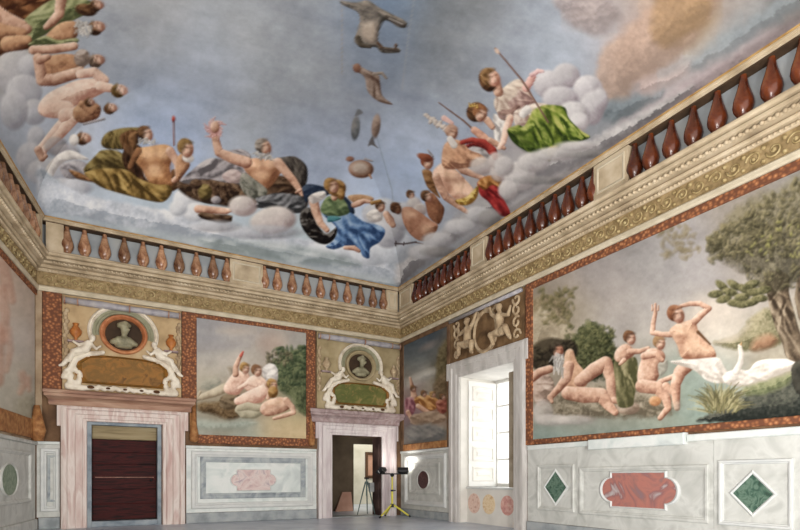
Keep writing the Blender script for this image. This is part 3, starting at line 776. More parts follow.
# ------------------------------------------------------------------ reliefs over the doors
def relief(u0, u1, z0, z1, label, mback, cu, sc, mtab, mvase, name='overdoor_relief'):
    """bust in a round niche above a scrolled tablet flanked by two reclining figures"""
    root = thing(name, label, 'relief', W('back', (u0+u1)/2, .03, z0), 'bust reliefs over the doors')
    bm = NB(); wbox(bm, 'back', u0, u1, .002, .03, z0, z1); obj('painted_ground', bm, mback, root)
    # hanging rod along the top
    bm = NB(); tube(bm, [W('back', u0+.02, .10, z1-.13), W('back', u0+(u1-u0)*.3, .10, z1-.13), W('back', u0+(u1-u0)*.54, .10, z1-.13), W('back', u0+(u1-u0)*.8, .10, z1-.13), W('back', u1-.02, .10, z1-.13)], [.06,.078,.06,.078,.06], 12); rd = obj('curtain_rod', bm, M['rod'], root, smooth=True)
    for f in (.02, .12, .54, .88, .98):
        bm = NB(); tube(bm, [W('back', u0+(u1-u0)*f-.014, .10, z1-.13), W('back', u0+(u1-u0)*f+.014, .10, z1-.13)], .085, 12); obj('rod_collar', bm, M['pinkcornice'], rd)
    zr = z0+1.30*sc+.02; R = .60*sc
    # arched outer mouldings, round niche and bust
    bm = NB(); wlathe(bm, 'back', cu, zr, [(R*1.02,.03), (R*1.02,.09), (R*.98,.12), (R*.94,.09), (R*.92,.11), (R*.89,.07), (R*.87,.03)], 1.12, 40, False, -.35, PI+.35); obj('white_arch_moulding', bm, M['stucco'], root)
    bm = NB(); wlathe(bm, 'back', cu, zr, [(R*.88,.03), (R*.88,.06), (R*.80,.05), (R*.78,.075), (R*.72,.06), (R*.70,.03)], 1.12, 40, False, -.2, PI+.2); obj('green_arch_moulding', bm, M['greenring'], root)
    bm = NB(); wlathe(bm, 'back', cu, zr-.02, [(R*.71,.03), (R*.71,.10), (R*.68,.12), (R*.63,.115), (R*.57,.07), (R*.55,.03)], 1.08, 40, False); obj('round_frame', bm, M['ringorange'] if sc > .97 else M['beigegrey'], root)
    bm = NB(); wlathe(bm, 'back', cu, zr-.02, [(R*.56,.032), (R*.3,.034), (.01,.035)], 1.08, 32, False); obj('dark_niche', bm, M['niche'], root)
    b = NB(); P = lambda u, z, w: W('back', cu+u*R*1.25, .05+w*R, zr-.02+z*R*1.25)
    limb(b, [(P(.0, .20, .16), .150*R), (P(.02, .10, .15), .14*R), (P(.0, -.06, .08), .085*R)])
    limb(b, [(P(-.30, -.24, .02), .09*R), (P(-.13, -.15, .06), .12*R), (P(.12, -.15, .06), .12*R), (P(.30, -.25, .02), .09*R)])
    limb(b, [(P(-.14, -.30, .03), .13*R), (P(.14, -.30, .03), .13*R)]); limb(b, [(P(.13, .13, .26), .035*R), (P(.11, .10, .24), .05*R)])
    limb(b, [(P(-.12, .24, .12), .10*R), (P(.04, .32, .12), .09*R), (P(.14, .26, .10), .07*R)])
    bu = obj('bust', b, M['bronze'], root); fuse(bu, .016)
    # tablet
    tw, th = .80*sc, .30*sc; zt = z0+.50*sc
    T = [(-1,-.45), (-.86,-.92), (.86,-.92), (1,-.45), (1,.35), (.80,.78), (.35,.92), (-.35,.92), (-.80,.78), (-1,.35)]
    pts = [(cu+a*tw, zt+b*th) for a, b in T]
    bm = NB(); wprism(bm, 'back', pts, .03, .07, .01); tb = obj('tablet', bm, mtab, root)
    bm = NB(); ring_prism(bm, 'back', pts, 1.0, 1.12, .03, .13); obj('tablet_border', bm, M['tabletgold'], tb)
    # scrolled stucco frame
    b = NB(); A = lambda u, z, w=.06: W('back', cu+u*sc, .03+w, z0+z*sc)
    for s in (-1, 1):
        for k in range(12):                     # big volute at each lower corner
            t = k/11*2.2*PI; r = .215*(1-.68*k/11)
            if k: limb(b, [(pv, .058*sc), (A(s*(.93+math.cos(t)*r*.8), .28+math.sin(t)*r, .05), .058*sc)], 8)
            pv = A(s*(.93+math.cos(t)*r*.8), .28+math.sin(t)*r, .05)
        limb(b, [(A(s*1.02, .10), .085*sc), (A(s*.80, .07), .07*sc), (A(s*.55, .10), .05*sc)], 8)
        limb(b, [(A(s*.98, .46), .07*sc), (A(s*.90, .66), .08*sc), (A(s*.72, .78), .07*sc), (A(s*.40, .86), .05*sc)], 8)
    for k in range(9):                          # lower lobes of the frame
        u = -.56+1.12*k/8; limb(b, [(A(u-.06, .11+.02*(k % 2)), .045*sc), (A(u+.05, .085), .055*sc)], 8)
    fr = obj('scrolled_frame', b, M['stucco'], root); fuse(fr, .018)
    for (u, r) in ((-.62, .045), (-.30, .028), (.02, .028), (.34, .028), (.64, .045)):
        bm = NB(); ball(bm, A(u, .095, .125), r*sc, (1.5, .5, .8), 8, 5); obj('frame_hollow', bm, M['ink'], fr)  # dark beads stand in for the shade inside the frame's hollows
    for s in (-1, 1):                           # two reclining figures against the roundel
        b = NB(); hd = (s*.60, 1.13)
        limb(b, [(A(s*.72, .90, .10), .10*sc), (A(s*.66, 1.0, .12), .085*sc), (A(s*.61, 1.06, .12), .04*sc)], 10)       # trunk, neck
        limb(b, [(A(hd[0]-.01*s, hd[1]+.01, .13), .062*sc), (A(hd[0]-.015*s, hd[1]-.03, .15), .05*sc)], 10)            # head
        limb(b, [(A(s*.72, .88, .12), .085*sc), (A(s*.93, .80, .15), .065*sc), (A(s*1.0, .62, .12), .045*sc), (A(s*1.06, .60, .14), .03*sc)], 10)
        limb(b, [(A(s*.75, .86, .09), .085*sc), (A(s*.98, .72, .10), .06*sc), (A(s*1.12, .52, .09), .04*sc), (A(s*1.17, .50, .11), .028*sc)], 10)
        limb(b, [(A(s*.62, 1.0, .15), .042*sc), (A(s*.52, .90, .17), .034*sc), (A(s*.44, .97, .15), .025*sc)], 8)
        limb(b, [(A(s*.70, 1.0, .12), .042*sc), (A(s*.84, .96, .14), .034*sc), (A(s*.93, 1.02, .12), .025*sc)], 8)
        fg = obj('stucco_figure', b, M['stucco'], root); fuse(fg, .016, 2)
    # vases on little brackets, and a leafy garland down each side
    for s in (-1, 1):
        uu = (u0+.24 if s < 0 else u1-.22)
        if sc < .9: uu = u0+.17 if s < 0 else u1-.16
        g = .8*sc; zv = z0+1.08*sc
        bm = NB(); wbox(bm, 'back', uu-.18*g, uu+.18*g, .03, .13, zv-.06, zv-.02, .008); sh = obj('bracket_shelf', bm, M['mauvecornice'], root)
        bm = NB(); lathe(bm, W('back', uu, .085, zv-.02), [(.05*g,0), (.05*g,.02*g), (.03*g,.05*g), (.12*g,.15*g), (.14*g,.24*g), (.09*g,.33*g), (.05*g,.38*g), (.075*g,.44*g)], 14); obj('vase', bm, mvase, sh, smooth=True)
    for s, uu in ((-1, u0+.06), (1, u1-.06)):
        bm = NB()
        for k in range(16):
            ball(bm, W('back', uu+.02*math.sin(k*2.2), .04, z0+.55*sc+k*.075*sc), .05*sc, (1, .5, 1.1), 6, 4)
        obj('garland', bm, M['stuccotan'], root, smooth=True)
    return root
relief(-8.08, -5.79, 2.865, 4.86, 'large bust relief with brown-gold tablet over the red door', M['beigepanel'], -6.95, 1.0, M['tabletgold'], M['vase'])
relief(-2.52, -.06, 2.835, 4.86, 'smaller bust relief with olive-green tablet over the open doorway', M['beigegrey'], -1.28, .96, M['tabletgreen'], M['stuccotan'])

# relief above the window: two seated nude figures either side of a shield
root = thing('overwindow_relief', 'tan relief of two figures flanking a shield above the window', 'relief', W('right', 3.8, .03, 3.81))
bm = NB(); wbox(bm, 'right', 2.49, 5.05, .002, .03, 3.81, 4.86); obj('painted_ground', bm, M['olivepanel'], root)
bm = NB(); tube(bm, [W('right', 2.52, .07, 4.80), W('right', 5.02, .07, 4.80)], .04, 10); obj('curtain_rod', bm, M['rod'], root, smooth=True)
pts = oval(3.85, 4.26, .34, .40)
bm = NB(); wprism(bm, 'right', pts, .03, .06, .01); sh = obj('shield', bm, M['olivepanel'], root)
bm = NB(); ring_prism(bm, 'right', pts, 1.0, 1.22, .03, .10); obj('shield_rim', bm, M['stuccotan'], sh)
for s, cu in ((-1, 3.30), (1, 4.46)):
    b = NB(); A = lambda u, z, w=.07: W('right', cu+s*u, .03+w, 3.83+z)
    limb(b, [(A(0, .28, .09), .10), (A(-.02, .46, .11), .09), (A(-.03, .58, .11), .10), (A(-.02, .68, .11), .045)])
    limb(b, [(A(-.03, .79, .12), .075), (A(-.02, .75, .14), .065)])
    limb(b, [(A(-.05, .26, .12), .095), (A(-.25, .24, .17), .07), (A(-.20, .05, .14), .05), (A(-.27, .01, .16), .032)])
    limb(b, [(A(.06, .26, .12), .095), (A(.22, .30, .17), .07), (A(.30, .09, .13), .05), (A(.36, .04, .16), .032)])
    limb(b, [(A(-.12, .58, .12), .055), (A(-.27, .70, .13), .045), (A(-.34, .86, .11), .03)])
    limb(b, [(A(.09, .58, .12), .055), (A(.26, .54, .13), .045), (A(.32, .70, .12), .03)])
    fg = obj('seated_figure', b, M['stuccotan'], root); fuse(fg, .018, 2)
b = NB()
for s, c0 in ((-1, 2.80), (1, 4.86)):
    for j, z in enumerate((3.95, 4.2, 4.45, 4.66)):
        for k in range(9):
            t = k/8*1.8*PI+j; r = .12*(1-.6*k/8); q = W('right', c0+math.cos(t)*r, .06, z+math.sin(t)*r)
            if k: limb(b, [(pv, .030), (q, .030)], 6)
            pv = q
for k in range(14):
    limb(b, [(W('right', 3.45+.06*k, .06, 4.70+.05*math.sin(k)), .035), (W('right', 3.49+.06*k, .07, 4.67+.05*math.cos(k)), .03)], 6)
fo = obj('scroll_foliage', b, M['stuccotan'], root); fuse(fo, .018, 2)

# ------------------------------------------------------------------ work light and tripod
wl = thing('work_light', 'yellow tripod work light with two lamp heads near the corner', 'work light', (-.62, -.62, 0))
bx, by = -.62, -.62
bm = NB(); tube(bm, [(bx,by,.26), (bx,by,.72)], .030, 10); obj('lower_pole', bm, M['yellow'], wl)
bm = NB(); tube(bm, [(bx,by,.70), (bx,by,1.13)], .022, 10); obj('upper_pole', bm, M['yellow'], wl)
bm = NB(); tube(bm, [(bx,by,.27), (bx,by,.36)], .05, 10); obj('hub', bm, M['black'], wl)
bm = NB(); tube(bm, [(bx,by,.69), (bx,by,.74)], .04, 10); tube(bm, [(bx,by,.715), (bx+.09,by-.03,.715)], .014, 8); obj('clamp_knob', bm, M['black'], wl)
for a in (200, -30, 85):
    ca, sa = math.cos(math.radians(a)), math.sin(math.radians(a)); bm = NB()
    tube(bm, [(bx+ca*.04,by+sa*.04,.33), (bx+ca*.46,by+sa*.46,.035)], .022, 8); lg = obj('leg', bm, M['yellow'], wl)
    bm = NB(); tube(bm, [(bx+ca*.44,by+sa*.44,.05), (bx+ca*.49,by+sa*.49,.012)], .024, 8); obj('rubber_foot', bm, M['black'], lg)
bm = NB(); tube(bm, [(bx-.36,by,1.16), (bx+.36,by,1.16)], .016, 8); ball(bm, (bx,by,1.13), .055); obj('crossbar', bm, M['black'], wl)
for s in (-1, 1):
    c = Vector((bx+s*.33, by, 1.245)); ax = Vector((.35*s, .55, .62)).normalized(); sd = ax.cross(Vector((0,0,1))).normalized(); up = sd.cross(ax)
    def Q(a, b2, d): return c+sd*a+up*b2+ax*d
    bm = NB(); quadgrid(bm, [[Q(x*k, y*k2, dd) for x, y in ((-1,-1), (1,-1), (1,1), (-1,1))] for k, k2, dd in ((.08,.05,-.09), (.13,.08,-.06), (.15,.10,.03), (.135,.085,.03), (.12,.07,.0))], closed_v=True, cap=True)
    hd = obj('lamp_head', bm, M['black'], wl)
    bm = NB(); quadgrid(bm, [[Q(x*.13, y*.08, dd) for x, y in ((-1,-1), (1,-1), (1,1), (-1,1))] for dd in (.012, .026)], closed_v=True, cap=True); obj('lamp_glass', bm, M['lit'], hd)
    bm = NB(); tube(bm, [Q(-.16,0,0), Q(-.16,-.02,-.06), Vector((c.x,c.y,1.165)), Q(.16,-.02,-.06), Q(.16,0,0)], .01, 6); obj('lamp_bracket', bm, M['steel'], hd)

tp = thing('tripod', 'grey-green tripod carrying a small box, standing inside the open doorway', 'tripod', (-.88, .42, 0))
tx, ty = -.88, .42
bm = NB(); tube(bm, [(tx,ty,.55), (tx,ty,1.02)], .02, 8); obj('column', bm, M['teal'], tp)
for a in (180, 300, 60):
    ca, sa = math.cos(math.radians(a)), math.sin(math.radians(a)); bm = NB(); r = .30
    tube(bm, [(tx+ca*.03,ty+sa*.03,.95), (tx+ca*.17,ty+sa*.17,.45), (tx+ca*r*.95,ty+sa*r*.95,.02)], [.022,.018,.014], 8); obj('leg', bm, M['teal'], tp)
bm = NB(); box(bm, (tx-.05, ty-.05, 1.02), (tx+.05, ty+.05, 1.07)); obj('head', bm, M['black'], tp)
bm = NB(); box(bm, (tx+.05, ty-.12, .66), (tx+.18, ty-.02, .92)); obj('hanging_box', bm, M['steel'], tp)
# ------------------------------------------------------------------ painted ceiling
def ceiling():
    R, H, N1 = 2.6, 2.0, 150
    th = np.linspace(0, PI/2, N1); dn = R*(1-np.cos(th))
    nm = 130; mid = np.linspace(0, 1, nm+2)[1:-1]
    ys = np.concatenate([dn, R+np.arange(1, 400)*.021, [12, 13, 14.5]])
    rows = []
    for y in ys:
        xl = LX-math.tan(SKEW)*y; xr = 0.0
        left = xl+dn/math.cos(SKEW)*1.0; right = xr-dn[::-1]
        m = left[-1]+(right[0]-left[-1])*mid
        rows.append(np.concatenate([left, m, right]))
    X = np.array(rows); Y = -np.repeat(ys[:, None], X.shape[1], 1)
    dl = np.abs((X-LX)*LN[0]+Y*LN[1]); d = np.minimum(np.minimum(dl, -X), -Y); d = np.clip(d, 0, None)
    g = np.where(d < R, np.sqrt(np.clip(1-(1-d/R)**2, 0, 1)), 1.0)
    Zz = ZTOP+H*g
    P = np.stack([X, Y, Zz], -1)
    return P
PC = ceiling(); nr, nc = PC.shape[:2]
p = Painter(PC.reshape(-1, 3))
p.bg([(150,30,152,152,153),(250,20,150,152,155),(320,30,134,137,142),(200,70,158,164,174),(150,90,158,166,180),(120,60,153,158,166),(300,80,146,150,155),(335,70,130,134,140),
 (250,120,163,166,170),(300,140,148,156,172),(330,150,148,158,178),(200,110,156,166,186),(160,120,150,164,190),(360,40,122,132,148),(390,10,104,124,148),(370,90,126,133,146),(390,60,118,128,142),
 (440,20,112,114,116),(430,60,118,121,124),(470,50,132,137,144),(420,110,150,158,172),(400,150,160,174,198),(395,190,160,178,206),(380,225,188,194,205),(480,15,120,122,122),
 (520,30,140,146,156),(560,30,150,160,172),(500,55,146,154,168),(585,60,150,162,178),(600,12,164,154,152),(590,40,160,165,176),(640,50,174,150,138),(660,20,164,140,126),(630,80,176,154,144),
 (685,15,160,128,88),(700,40,164,150,140),(740,15,148,144,142),(780,12,130,126,120),(720,50,158,144,144),(690,75,156,148,150),(650,105,158,151,154),(610,112,120,130,136),(630,128,150,140,140),
 (760,30,148,140,138),(795,10,116,112,108),(60,110,170,175,186),(30,160,150,156,166),(45,195,166,172,182),(90,215,168,176,184),(150,232,160,170,178),(230,250,168,176,180),(300,268,164,174,176),
 (360,282,152,170,184),(400,280,140,156,168),(430,262,150,152,156),(500,212,150,146,146),(560,172,148,142,142),(10,40,150,140,128),(20,-40,140,130,120),(300,-40,140,142,146),(600,-40,150,140,132),(780,-40,120,112,104)], 26)
p.C *= 1.08; p.C += np.array([-4, 0, 5])*np.clip(1-abs(p.x-180)/420, 0, 1)[:, None]
p.noise(70, 9, 3, (1.1, .95, .7)); p.noise(34, 10, 8, (1, .95, .8), .35, 2.4, .28); p.noise(14, 5, 18, (1, 1, .9), .4, 2.0, .2); p.noise(6, 3.5, 12)
# warm and grey cloud streaks at the upper right
for k, (x, y, rx, ry, r, c) in enumerate(((650,30,30,18,-.5,(176,150,140)), (628,62,22,26,-.2,(172,146,132)), (690,22,20,30,.5,(166,134,92)), (640,78,40,9,-.45,(184,160,152)), (668,104,46,6,-.62,(170,160,162)), (716,70,60,7,-.62,(168,156,160)),
        (612,112,26,7,-.5,(112,124,132)), (700,52,40,5,-.6,(140,150,154)), (762,44,50,5,-.6,(158,142,144)), (750,20,30,6,-.7,(136,144,148)), (605,10,30,12,0,(168,156,154)), (580,14,16,9,.2,(176,160,156)), (790,6,26,12,-.5,(112,108,106)))):
    p.oval((x, y, rx, ry), [tuple(v*.92 for v in c), c, tuple(min(250, v*1.08) for v in c)], r, soft=14, a=.7, seed=k+3, grain=.35)
for k, (P, c, al) in enumerate((
    ([(596,82),(602,52),(626,30),(652,8),(690,-12),(726,-10),(706,24),(690,46),(668,62),(640,78),(626,98),(606,98)], (174,144,124), .75),
    ([(552,-6),(600,-10),(618,18),(594,36),(572,22)], (170,154,150), .7), ([(660,-8),(700,-12),(716,6),(694,30),(668,46),(652,34)], (160,124,82), .6),
    ([(600,106),(636,98),(664,90),(642,110),(612,124)], (106,118,124), .75), ([(606,134),(660,100),(720,64),(800,18),(806,34),(740,74),(662,118),(616,146)], (160,144,146), .65),
    ([(690,60),(740,26),(800,-10),(800,8),(748,40),(700,70)], (126,138,144), .6), ([(640,88),(668,74),(690,62),(676,80),(648,96)], (182,160,154), .6))):
    p.poly(P, [tuple(v*.84 for v in c), c, tuple(min(245, v*1.14) for v in c)], fold=.5, ang=-.62, R=30, soft=4, a=al, seed=120+k, ragged=2.5, rag_s=12, grain=.3)
# seams of the plaster
p.line([(342,-10), (342,74)], .7, (150,140,132), .5); p.line([(414,0), (408,40), (402,90)], .8, (146,146,146), .5)
p.line([(372,120), (392,190), (400,284)], .5, (126,140,158), .5)
p.poly([(345,-10),(412,-10),(405,60),(395,92),(345,90)], [(108,122,142)]*3, soft=8, a=.30, smooth=False)

# --- left group (turned sideways, heads towards the room)
p.clouds([(16,72,20,26),(30,66,12),(24,92,18),(34,112,13),(14,110,14,20),(36,138,9,12),(30,158,14,16),(48,172,22,14),(66,188,26,10)], CLOUD, .8)
p.poly([(-20,-20),(54,-10),(56,6),(44,16),(20,20),(0,24),(-20,30)], [(70,36,18),(140,88,50),(190,140,92)], fold=.5, ang=.1)
p.poly([(-10,-10),(40,-6),(30,4),(0,10)], [(60,30,16),(112,66,36),(150,100,62)], fold=.5)
p.poly([(-12,30),(8,36),(30,34),(30,48),(8,52),(-10,58)], [(70,36,20),(120,72,44),(160,104,70)], fold=.4)
p.poly([(24,20),(44,4),(64,-4),(88,0),(96,8),(72,21),(46,34),(30,45),(25,32)], SAGE, fold=.6, ang=-.5)
p.limb([(-10,10,9),(4,20,9),(20,27,8),(27,29,5)], SKIN, seed=4); p.limb([(-10,28,8),(10,32,6),(22,33,5)], TAN, seed=5)
p.limb([(8,44,8),(20,42,7),(27,40,5)], TAN, seed=7, bias=.1)
p.head(97, 5, 7, -1.2); p.limb([(62,-6,6),(59,14,5),(52,22,4.5),(46,27,3)], SKIN, seed=8)
p.oval((86,10,11,6), HAIR, .2, fold=.4)
p.poly([(46,36),(60,23),(76,22),(78,34),(70,41),(50,43)], TAN, seed=9, bias=.08)
p.poly([(28,45),(44,36),(58,40),(76,38),(76,43),(50,45)], SAGE, fold=.5, ang=.1)
p.head(97, 27, 8.5, -1.3, hair=HAIR); p.beard((83,29,9,8), .2)
p.poly([(42,60),(60,54),(78,56),(84,66),(78,76),(58,80),(44,74)], TAN, seed=10)
p.limb([(33,50,4.5),(55,49,4.5),(74,46,4.2)], SKIN, seed=11)
p.head(97, 60, 8, -1.3, hair=[(60,44,34),(120,98,80),(160,140,122)]); p.oval((82,58,8,9), [(110,92,80),(168,148,134),(206,192,180)], .2, fold=.4)
p.limb([(38,58,5),(42,80,6),(54,80,6),(80,72,5.5)], SKIN, seed=12); p.limb([(40,60,4.5),(48,57,3)], SKIN)
p.poly([(38,106),(46,95),(62,86),(82,79),(104,79),(106,90),(97,96),(80,104),(68,110),(70,116),(52,118),(40,114)], PALE, R=16, seed=13)
p.limb([(80,74,4.5),(94,72,5),(104,80,5)], PALE, seed=14)
p.limb([(48,108,9),(66,110,9),(72,115,7),(58,128,5),(42,146,3.5),(38,150,3)], PALE, seed=15)
p.limb([(66,116,8),(76,114,7),(60,134,5),(44,150,3.5),(42,158,3)], PALE, seed=16)
p.limb([(100,86,5),(110,88,4.5)], PALE); p.head(120, 90, 8, -1.1, hair=[(60,40,16),(120,90,44),(168,132,78)], skin=PALE)
p.poly([(74,108),(86,101),(100,106),(98,118),(82,123),(74,118)], TAN, seed=17); p.limb([(82,104,3.5),(92,112,3)], TAN, seed=20); p.head(111, 108, 6.5, -1.2); p.head(90, 102, 5, -1.0)
p.limb([(84,124,1.2),(104,119,1.2)], GREYC, seed=18)
p.head(84, 138, 7.5, -1.1, skin=SKIN); p.oval((74,140,5,6), WHITE); p.clouds([(56,146,12,9),(66,152,13,8)], GREYC, .7)
p.limb([(38,150,4),(42,158,3.6),(46,156,2)], SKIN, seed=19)
p.poly([(44,172),(56,156),(70,150),(84,156),(88,160),(70,160),(58,168),(52,186),(70,200),(120,206),(176,213),(180,218),(110,214),(64,204),(46,190)], WHITE, fold=.5, ang=.5, R=5)
p.poly([(60,166),(76,160),(92,166),(104,174),(84,178),(66,178)], GREYC, fold=.4, ang=.4, a=.9)

# --- cloud banks over the back balustrade
p.poly([(38,166),(60,182),(90,196),(130,204),(168,210),(184,212),(232,226),(300,238),(370,248),(398,258),(398,286),(300,268),(230,250),(150,234),(80,218),(48,212),(38,196)], [(150,158,168),(194,198,206),(226,226,226)], fold=.55, ang=.2, R=40, soft=2, seed=130, ragged=.8, grain=.2)
p.poly([(44,214),(110,224),(232,244),(300,262),(396,280),(396,290),(44,226)], [(132,146,152),(164,174,180),(184,192,194)], fold=.5, ang=.2, R=30, soft=3, seed=131, a=.8)
p.poly([(398,286),(398,256),(420,246),(442,230),(464,212),(492,196),(508,172),(524,160),(548,152),(592,138),(642,112),(694,86),(652,120),(600,152),(540,184),(480,222),(430,262)], [(120,116,118),(162,158,158),(196,192,190)], fold=.6, ang=-.6, R=40, soft=3, seed=132, ragged=1.2, grain=.2)
p.clouds([(186,200,13,13),(196,212,13,10),(178,208,9,8)], [(150,152,160),(204,204,206),(226,226,224)], .95)
p.clouds([(340,250,34,9),(372,252,22,14),(394,246,18,18),(392,226,16,17),(384,210,14,12)], [(160,164,172),(206,209,214),(230,231,232)], .9)
p.poly([(200,238),(260,240),(330,252),(360,266),(290,262),(220,250)], [(120,132,130),(158,168,168),(186,192,190)], fold=.6, ang=.2, soft=3, R=20, a=.7)
p.clouds([(270,222,20,12),(244,206,13,10)], WARMC); 
# --- group with the brown sacks
Q = Z(60, 110)
p.poly(Q((120,310),(180,225),(215,200),(290,205),(345,250),(385,310),(300,310)), OLIVE, fold=.5, ang=.6, seed=21, bias=-.05)
p.poly(Q((205,165),(222,125),(260,102),(330,88),(410,92),(370,130),(335,190),(280,197),(225,190)), OLIVE, fold=.4, ang=1.2, seed=22)
p.poly(Q((300,130),(350,100),(390,110),(390,180),(360,230),(330,215),(310,180)), [(40,24,14),(90,56,30),(130,90,56)], fold=.5, ang=1.4, seed=23)
p.poly(Q((330,190),(400,180),(420,240),(420,330),(480,380),(380,360),(330,300),(310,240)), [(34,20,12),(70,44,26),(104,70,44)], fold=.5, ang=1.3)
p.poly(Q((560,300),(600,320),(590,390),(540,400)), [(50,30,16),(100,64,36),(140,96,60)], fold=.4)
p.poly(Q((372,225),(392,192),(455,180),(520,172),(562,190),(566,235),(548,285),(560,340),(550,380),(470,380),(432,340),(412,300),(380,262)), [(112,64,32),(194,136,86),(232,184,132)], R=13, seed=24)
p.limb(Q((392,205,18),(372,240,16),(350,285,13)), [(70,40,22),(130,84,50),(176,122,80)], seed=29)
p.mus(Q, (440,225,34,26,1), (515,222,34,26,1), (478,225,6,50,0), (470,300,40,30,1), (415,300,18,50,0), (548,300,20,60,0), (480,262,60,8,0))
p.limb(Q((550,205,22),(590,270,19),(592,335,16),(570,352,13)), SKIN, seed=25)
p.poly(Q((45,300),(90,310),(140,335),(200,365),(130,355),(80,340)), [(80,50,26),(140,92,52),(170,124,80)], fold=.3)
p.poly(Q((125,312),(220,292),(330,300),(400,345),(480,372),(545,375),(560,410),(520,458),(450,455),(330,425),(210,388),(150,345)), OCHRE, fold=.75, ang=.55, R=8, seed=26)
p.head(*Q((432,118))[0], 8.2, -.25, hair=HAIR); p.beard((147,141.5,9.5,4), .1)
p.poly(Q((340,150),(355,115),(390,110),(385,160),(370,200)), [(50,30,18),(112,74,42),(160,116,72)], fold=.3)
p.limb(Q((568,45,3),(570,175,4)), [(90,50,46),(140,92,84),(160,120,110)]); p.oval((173.5,119,1.8,3), RED)
p.poly(Q((585,240),(620,220),(650,270),(630,310),(600,345),(580,340)), TAN, seed=27); p.oval((188,158,6,4.5), WHITE, .3)
p.head(*Q((634,192))[0], 9.5, .15, hair=[(70,48,22),(132,98,52),(170,134,80)])
# --- central bearded figure with the raised arm
p.poly([(176,184),(196,176),(240,178),(300,188),(306,208),(280,206),(240,208),(214,204),(190,198)], BROWN, fold=.7, ang=.4, grain=.35, soft=1.5)
Q = Z(180, 100)
p.poly(Q((480,305),(520,285),(580,285),(632,330),(636,400),(610,440),(540,400)), [(36,30,28),(84,76,68),(118,110,100)], fold=.6, ang=1.2, seed=31)
p.poly(Q((430,400),(520,380),(575,440),(560,490),(430,480)), BROWN, fold=.5, seed=32)
p.poly(Q((0,405),(40,368),(110,310),(160,290),(230,300),(300,335),(345,385),(310,430),(200,415),(110,398),(50,420)), GREYC, fold=.8, ang=-.5, R=6, seed=33)
p.poly(Q((230,260),(300,245),(350,270),(350,300),(300,300),(250,285)), GREYC, fold=.5, ang=.3, seed=34)
p.poly(Q((210,380),(260,345),(310,370),(300,410),(250,418)), [(140,118,114),(188,166,160),(214,198,190)], fold=.3)
p.poly(Q((60,450),(100,410),(150,398),(220,412),(300,425),(290,475),(220,510),(150,520),(90,500)), BROWN, fold=.7, ang=.8, seed=35, grain=.4)
p.oval((205,192,7,8), OLIVE, fold=.4); p.oval((216,200,5,4), GREYC); p.oval((196,184,6,5), BROWN, fold=.4)
p.poly(Q((310,310),(370,290),(430,296),(490,298),(520,330),(490,385),(440,440),(385,410),(330,360)), [(136,86,56),(206,150,112),(240,198,164)], R=13, seed=36)
p.poly(Q((400,390),(440,360),(480,350),(470,400),(438,440)), [(90,50,28),(150,96,62),(180,130,90)], a=.8, soft=3)
p.mus(Q, (365,325,34,20,1), (455,318,36,20,1), (410,325,6,30,0), (410,350,70,7,0), (405,375,36,26,1), (470,360,16,40,0))
p.limb(Q((172,165,17),(182,215,20),(195,262,22),(260,290,26),(330,312,30)), SKIN, seed=37)
p.limb(Q((490,312,24),(530,360,22),(565,400,19),(592,440,15),(612,475,9)), SKIN, seed=38); p.limb(Q((600,450,9),(580,462,6)), SKIN)
for k in range(16):
    a = k/16*2*PI; r = 8.5+(k % 3)*1.6; x, y = 214.5, 128.5
    p.limb([(x+math.cos(a)*3, y+math.sin(a)*3, 1.6), (x+math.cos(a+.2)*r*.7, y+math.sin(a+.2)*r*.8, 1.2), (x+math.cos(a+.45)*r, y+math.sin(a+.45)*r, .5)], [(176,110,104),(214,164,156),(236,206,196)], seed=k, a=.85)
p.oval((215,127,4.5,6), SKIN)
p.head(*Q((422,232))[0], 8.8, -.3, hair=[(70,60,52),(140,128,116),(180,170,158)]); p.beard((263,156,9,5), .15)
p.poly(Q((300,425),(315,365),(370,395),(432,445),(425,480),(350,495)), [(70,70,60),(134,132,118),(168,164,148)], fold=.5, ang=1.0, seed=39)
p.poly(Q((380,515),(460,468),(560,470),(622,490),(620,525),(500,535),(400,540)), [(48,48,50),(110,110,112),(160,160,162)], fold=.9, ang=-.4, R=4, seed=40)
p.poly([(256,198),(280,194),(302,198),(304,212),(280,212),(262,206)], [(44,44,46),(96,96,98),(140,140,142)], fold=.9, ang=-.4)
p.limb([(198,209,4),(212,210,3.8),(226,211,3.2),(231,210,2)], SKIN, seed=41); p.limb([(202,215,3),(230,220,2)], BROWN); p.poly([(198,214),(214,214),(232,216),(226,223),(206,220)], BROWN, fold=.5)
p.clouds([(242.5,205.5,14,10),(276,219,20,13)], WARMC, 1.0, 44); p.clouds([(262,232,40,7),(215,226,24,6)], [(120,118,124),(166,166,172),(196,198,202)], .7)
p.clouds([(372,214,10),(388,232,16),(404,216,14)], CLOUD, .8)
# --- figure in blue
Q = Z(260, 160)
p.poly(Q((200,270),(232,238),(262,250),(280,310),(330,368),(386,335),(376,390),(325,422),(255,394),(207,330)), [(18,14,14),(48,42,38),(110,104,98)], fold=.9, seed=51, grain=.4)
p.oval((317,227,7,8), [(90,84,84),(150,144,144),(180,176,176)], a=.0)
p.poly(Q((214,135),(250,120),(330,138),(345,172),(255,195),(232,212),(215,172)), NAVY, fold=.3, seed=52)
p.poly(Q((400,168),(450,205),(474,262),(440,275),(415,225)), NAVY, seed=53)
p.poly(Q((440,180),(500,172),(560,185),(560,205),(480,215),(455,205)), [(120,84,54),(180,134,92),(206,168,128)], seed=54)
p.poly(Q((310,268),(375,285),(440,258),(520,308),(600,328),(626,360),(600,408),(552,440),(546,490),(515,482),(490,442),(430,430),(370,447),(330,432),(368,402),(384,340)), BLUE, fold=.85, ang=1.0, R=8, seed=55)
p.poly(Q((330,188),(370,180),(412,190),(440,232),(442,268),(375,285),(325,275),(302,245)), [(56,72,44),(108,128,82),(150,162,112)], fold=.4, ang=.2, seed=56)
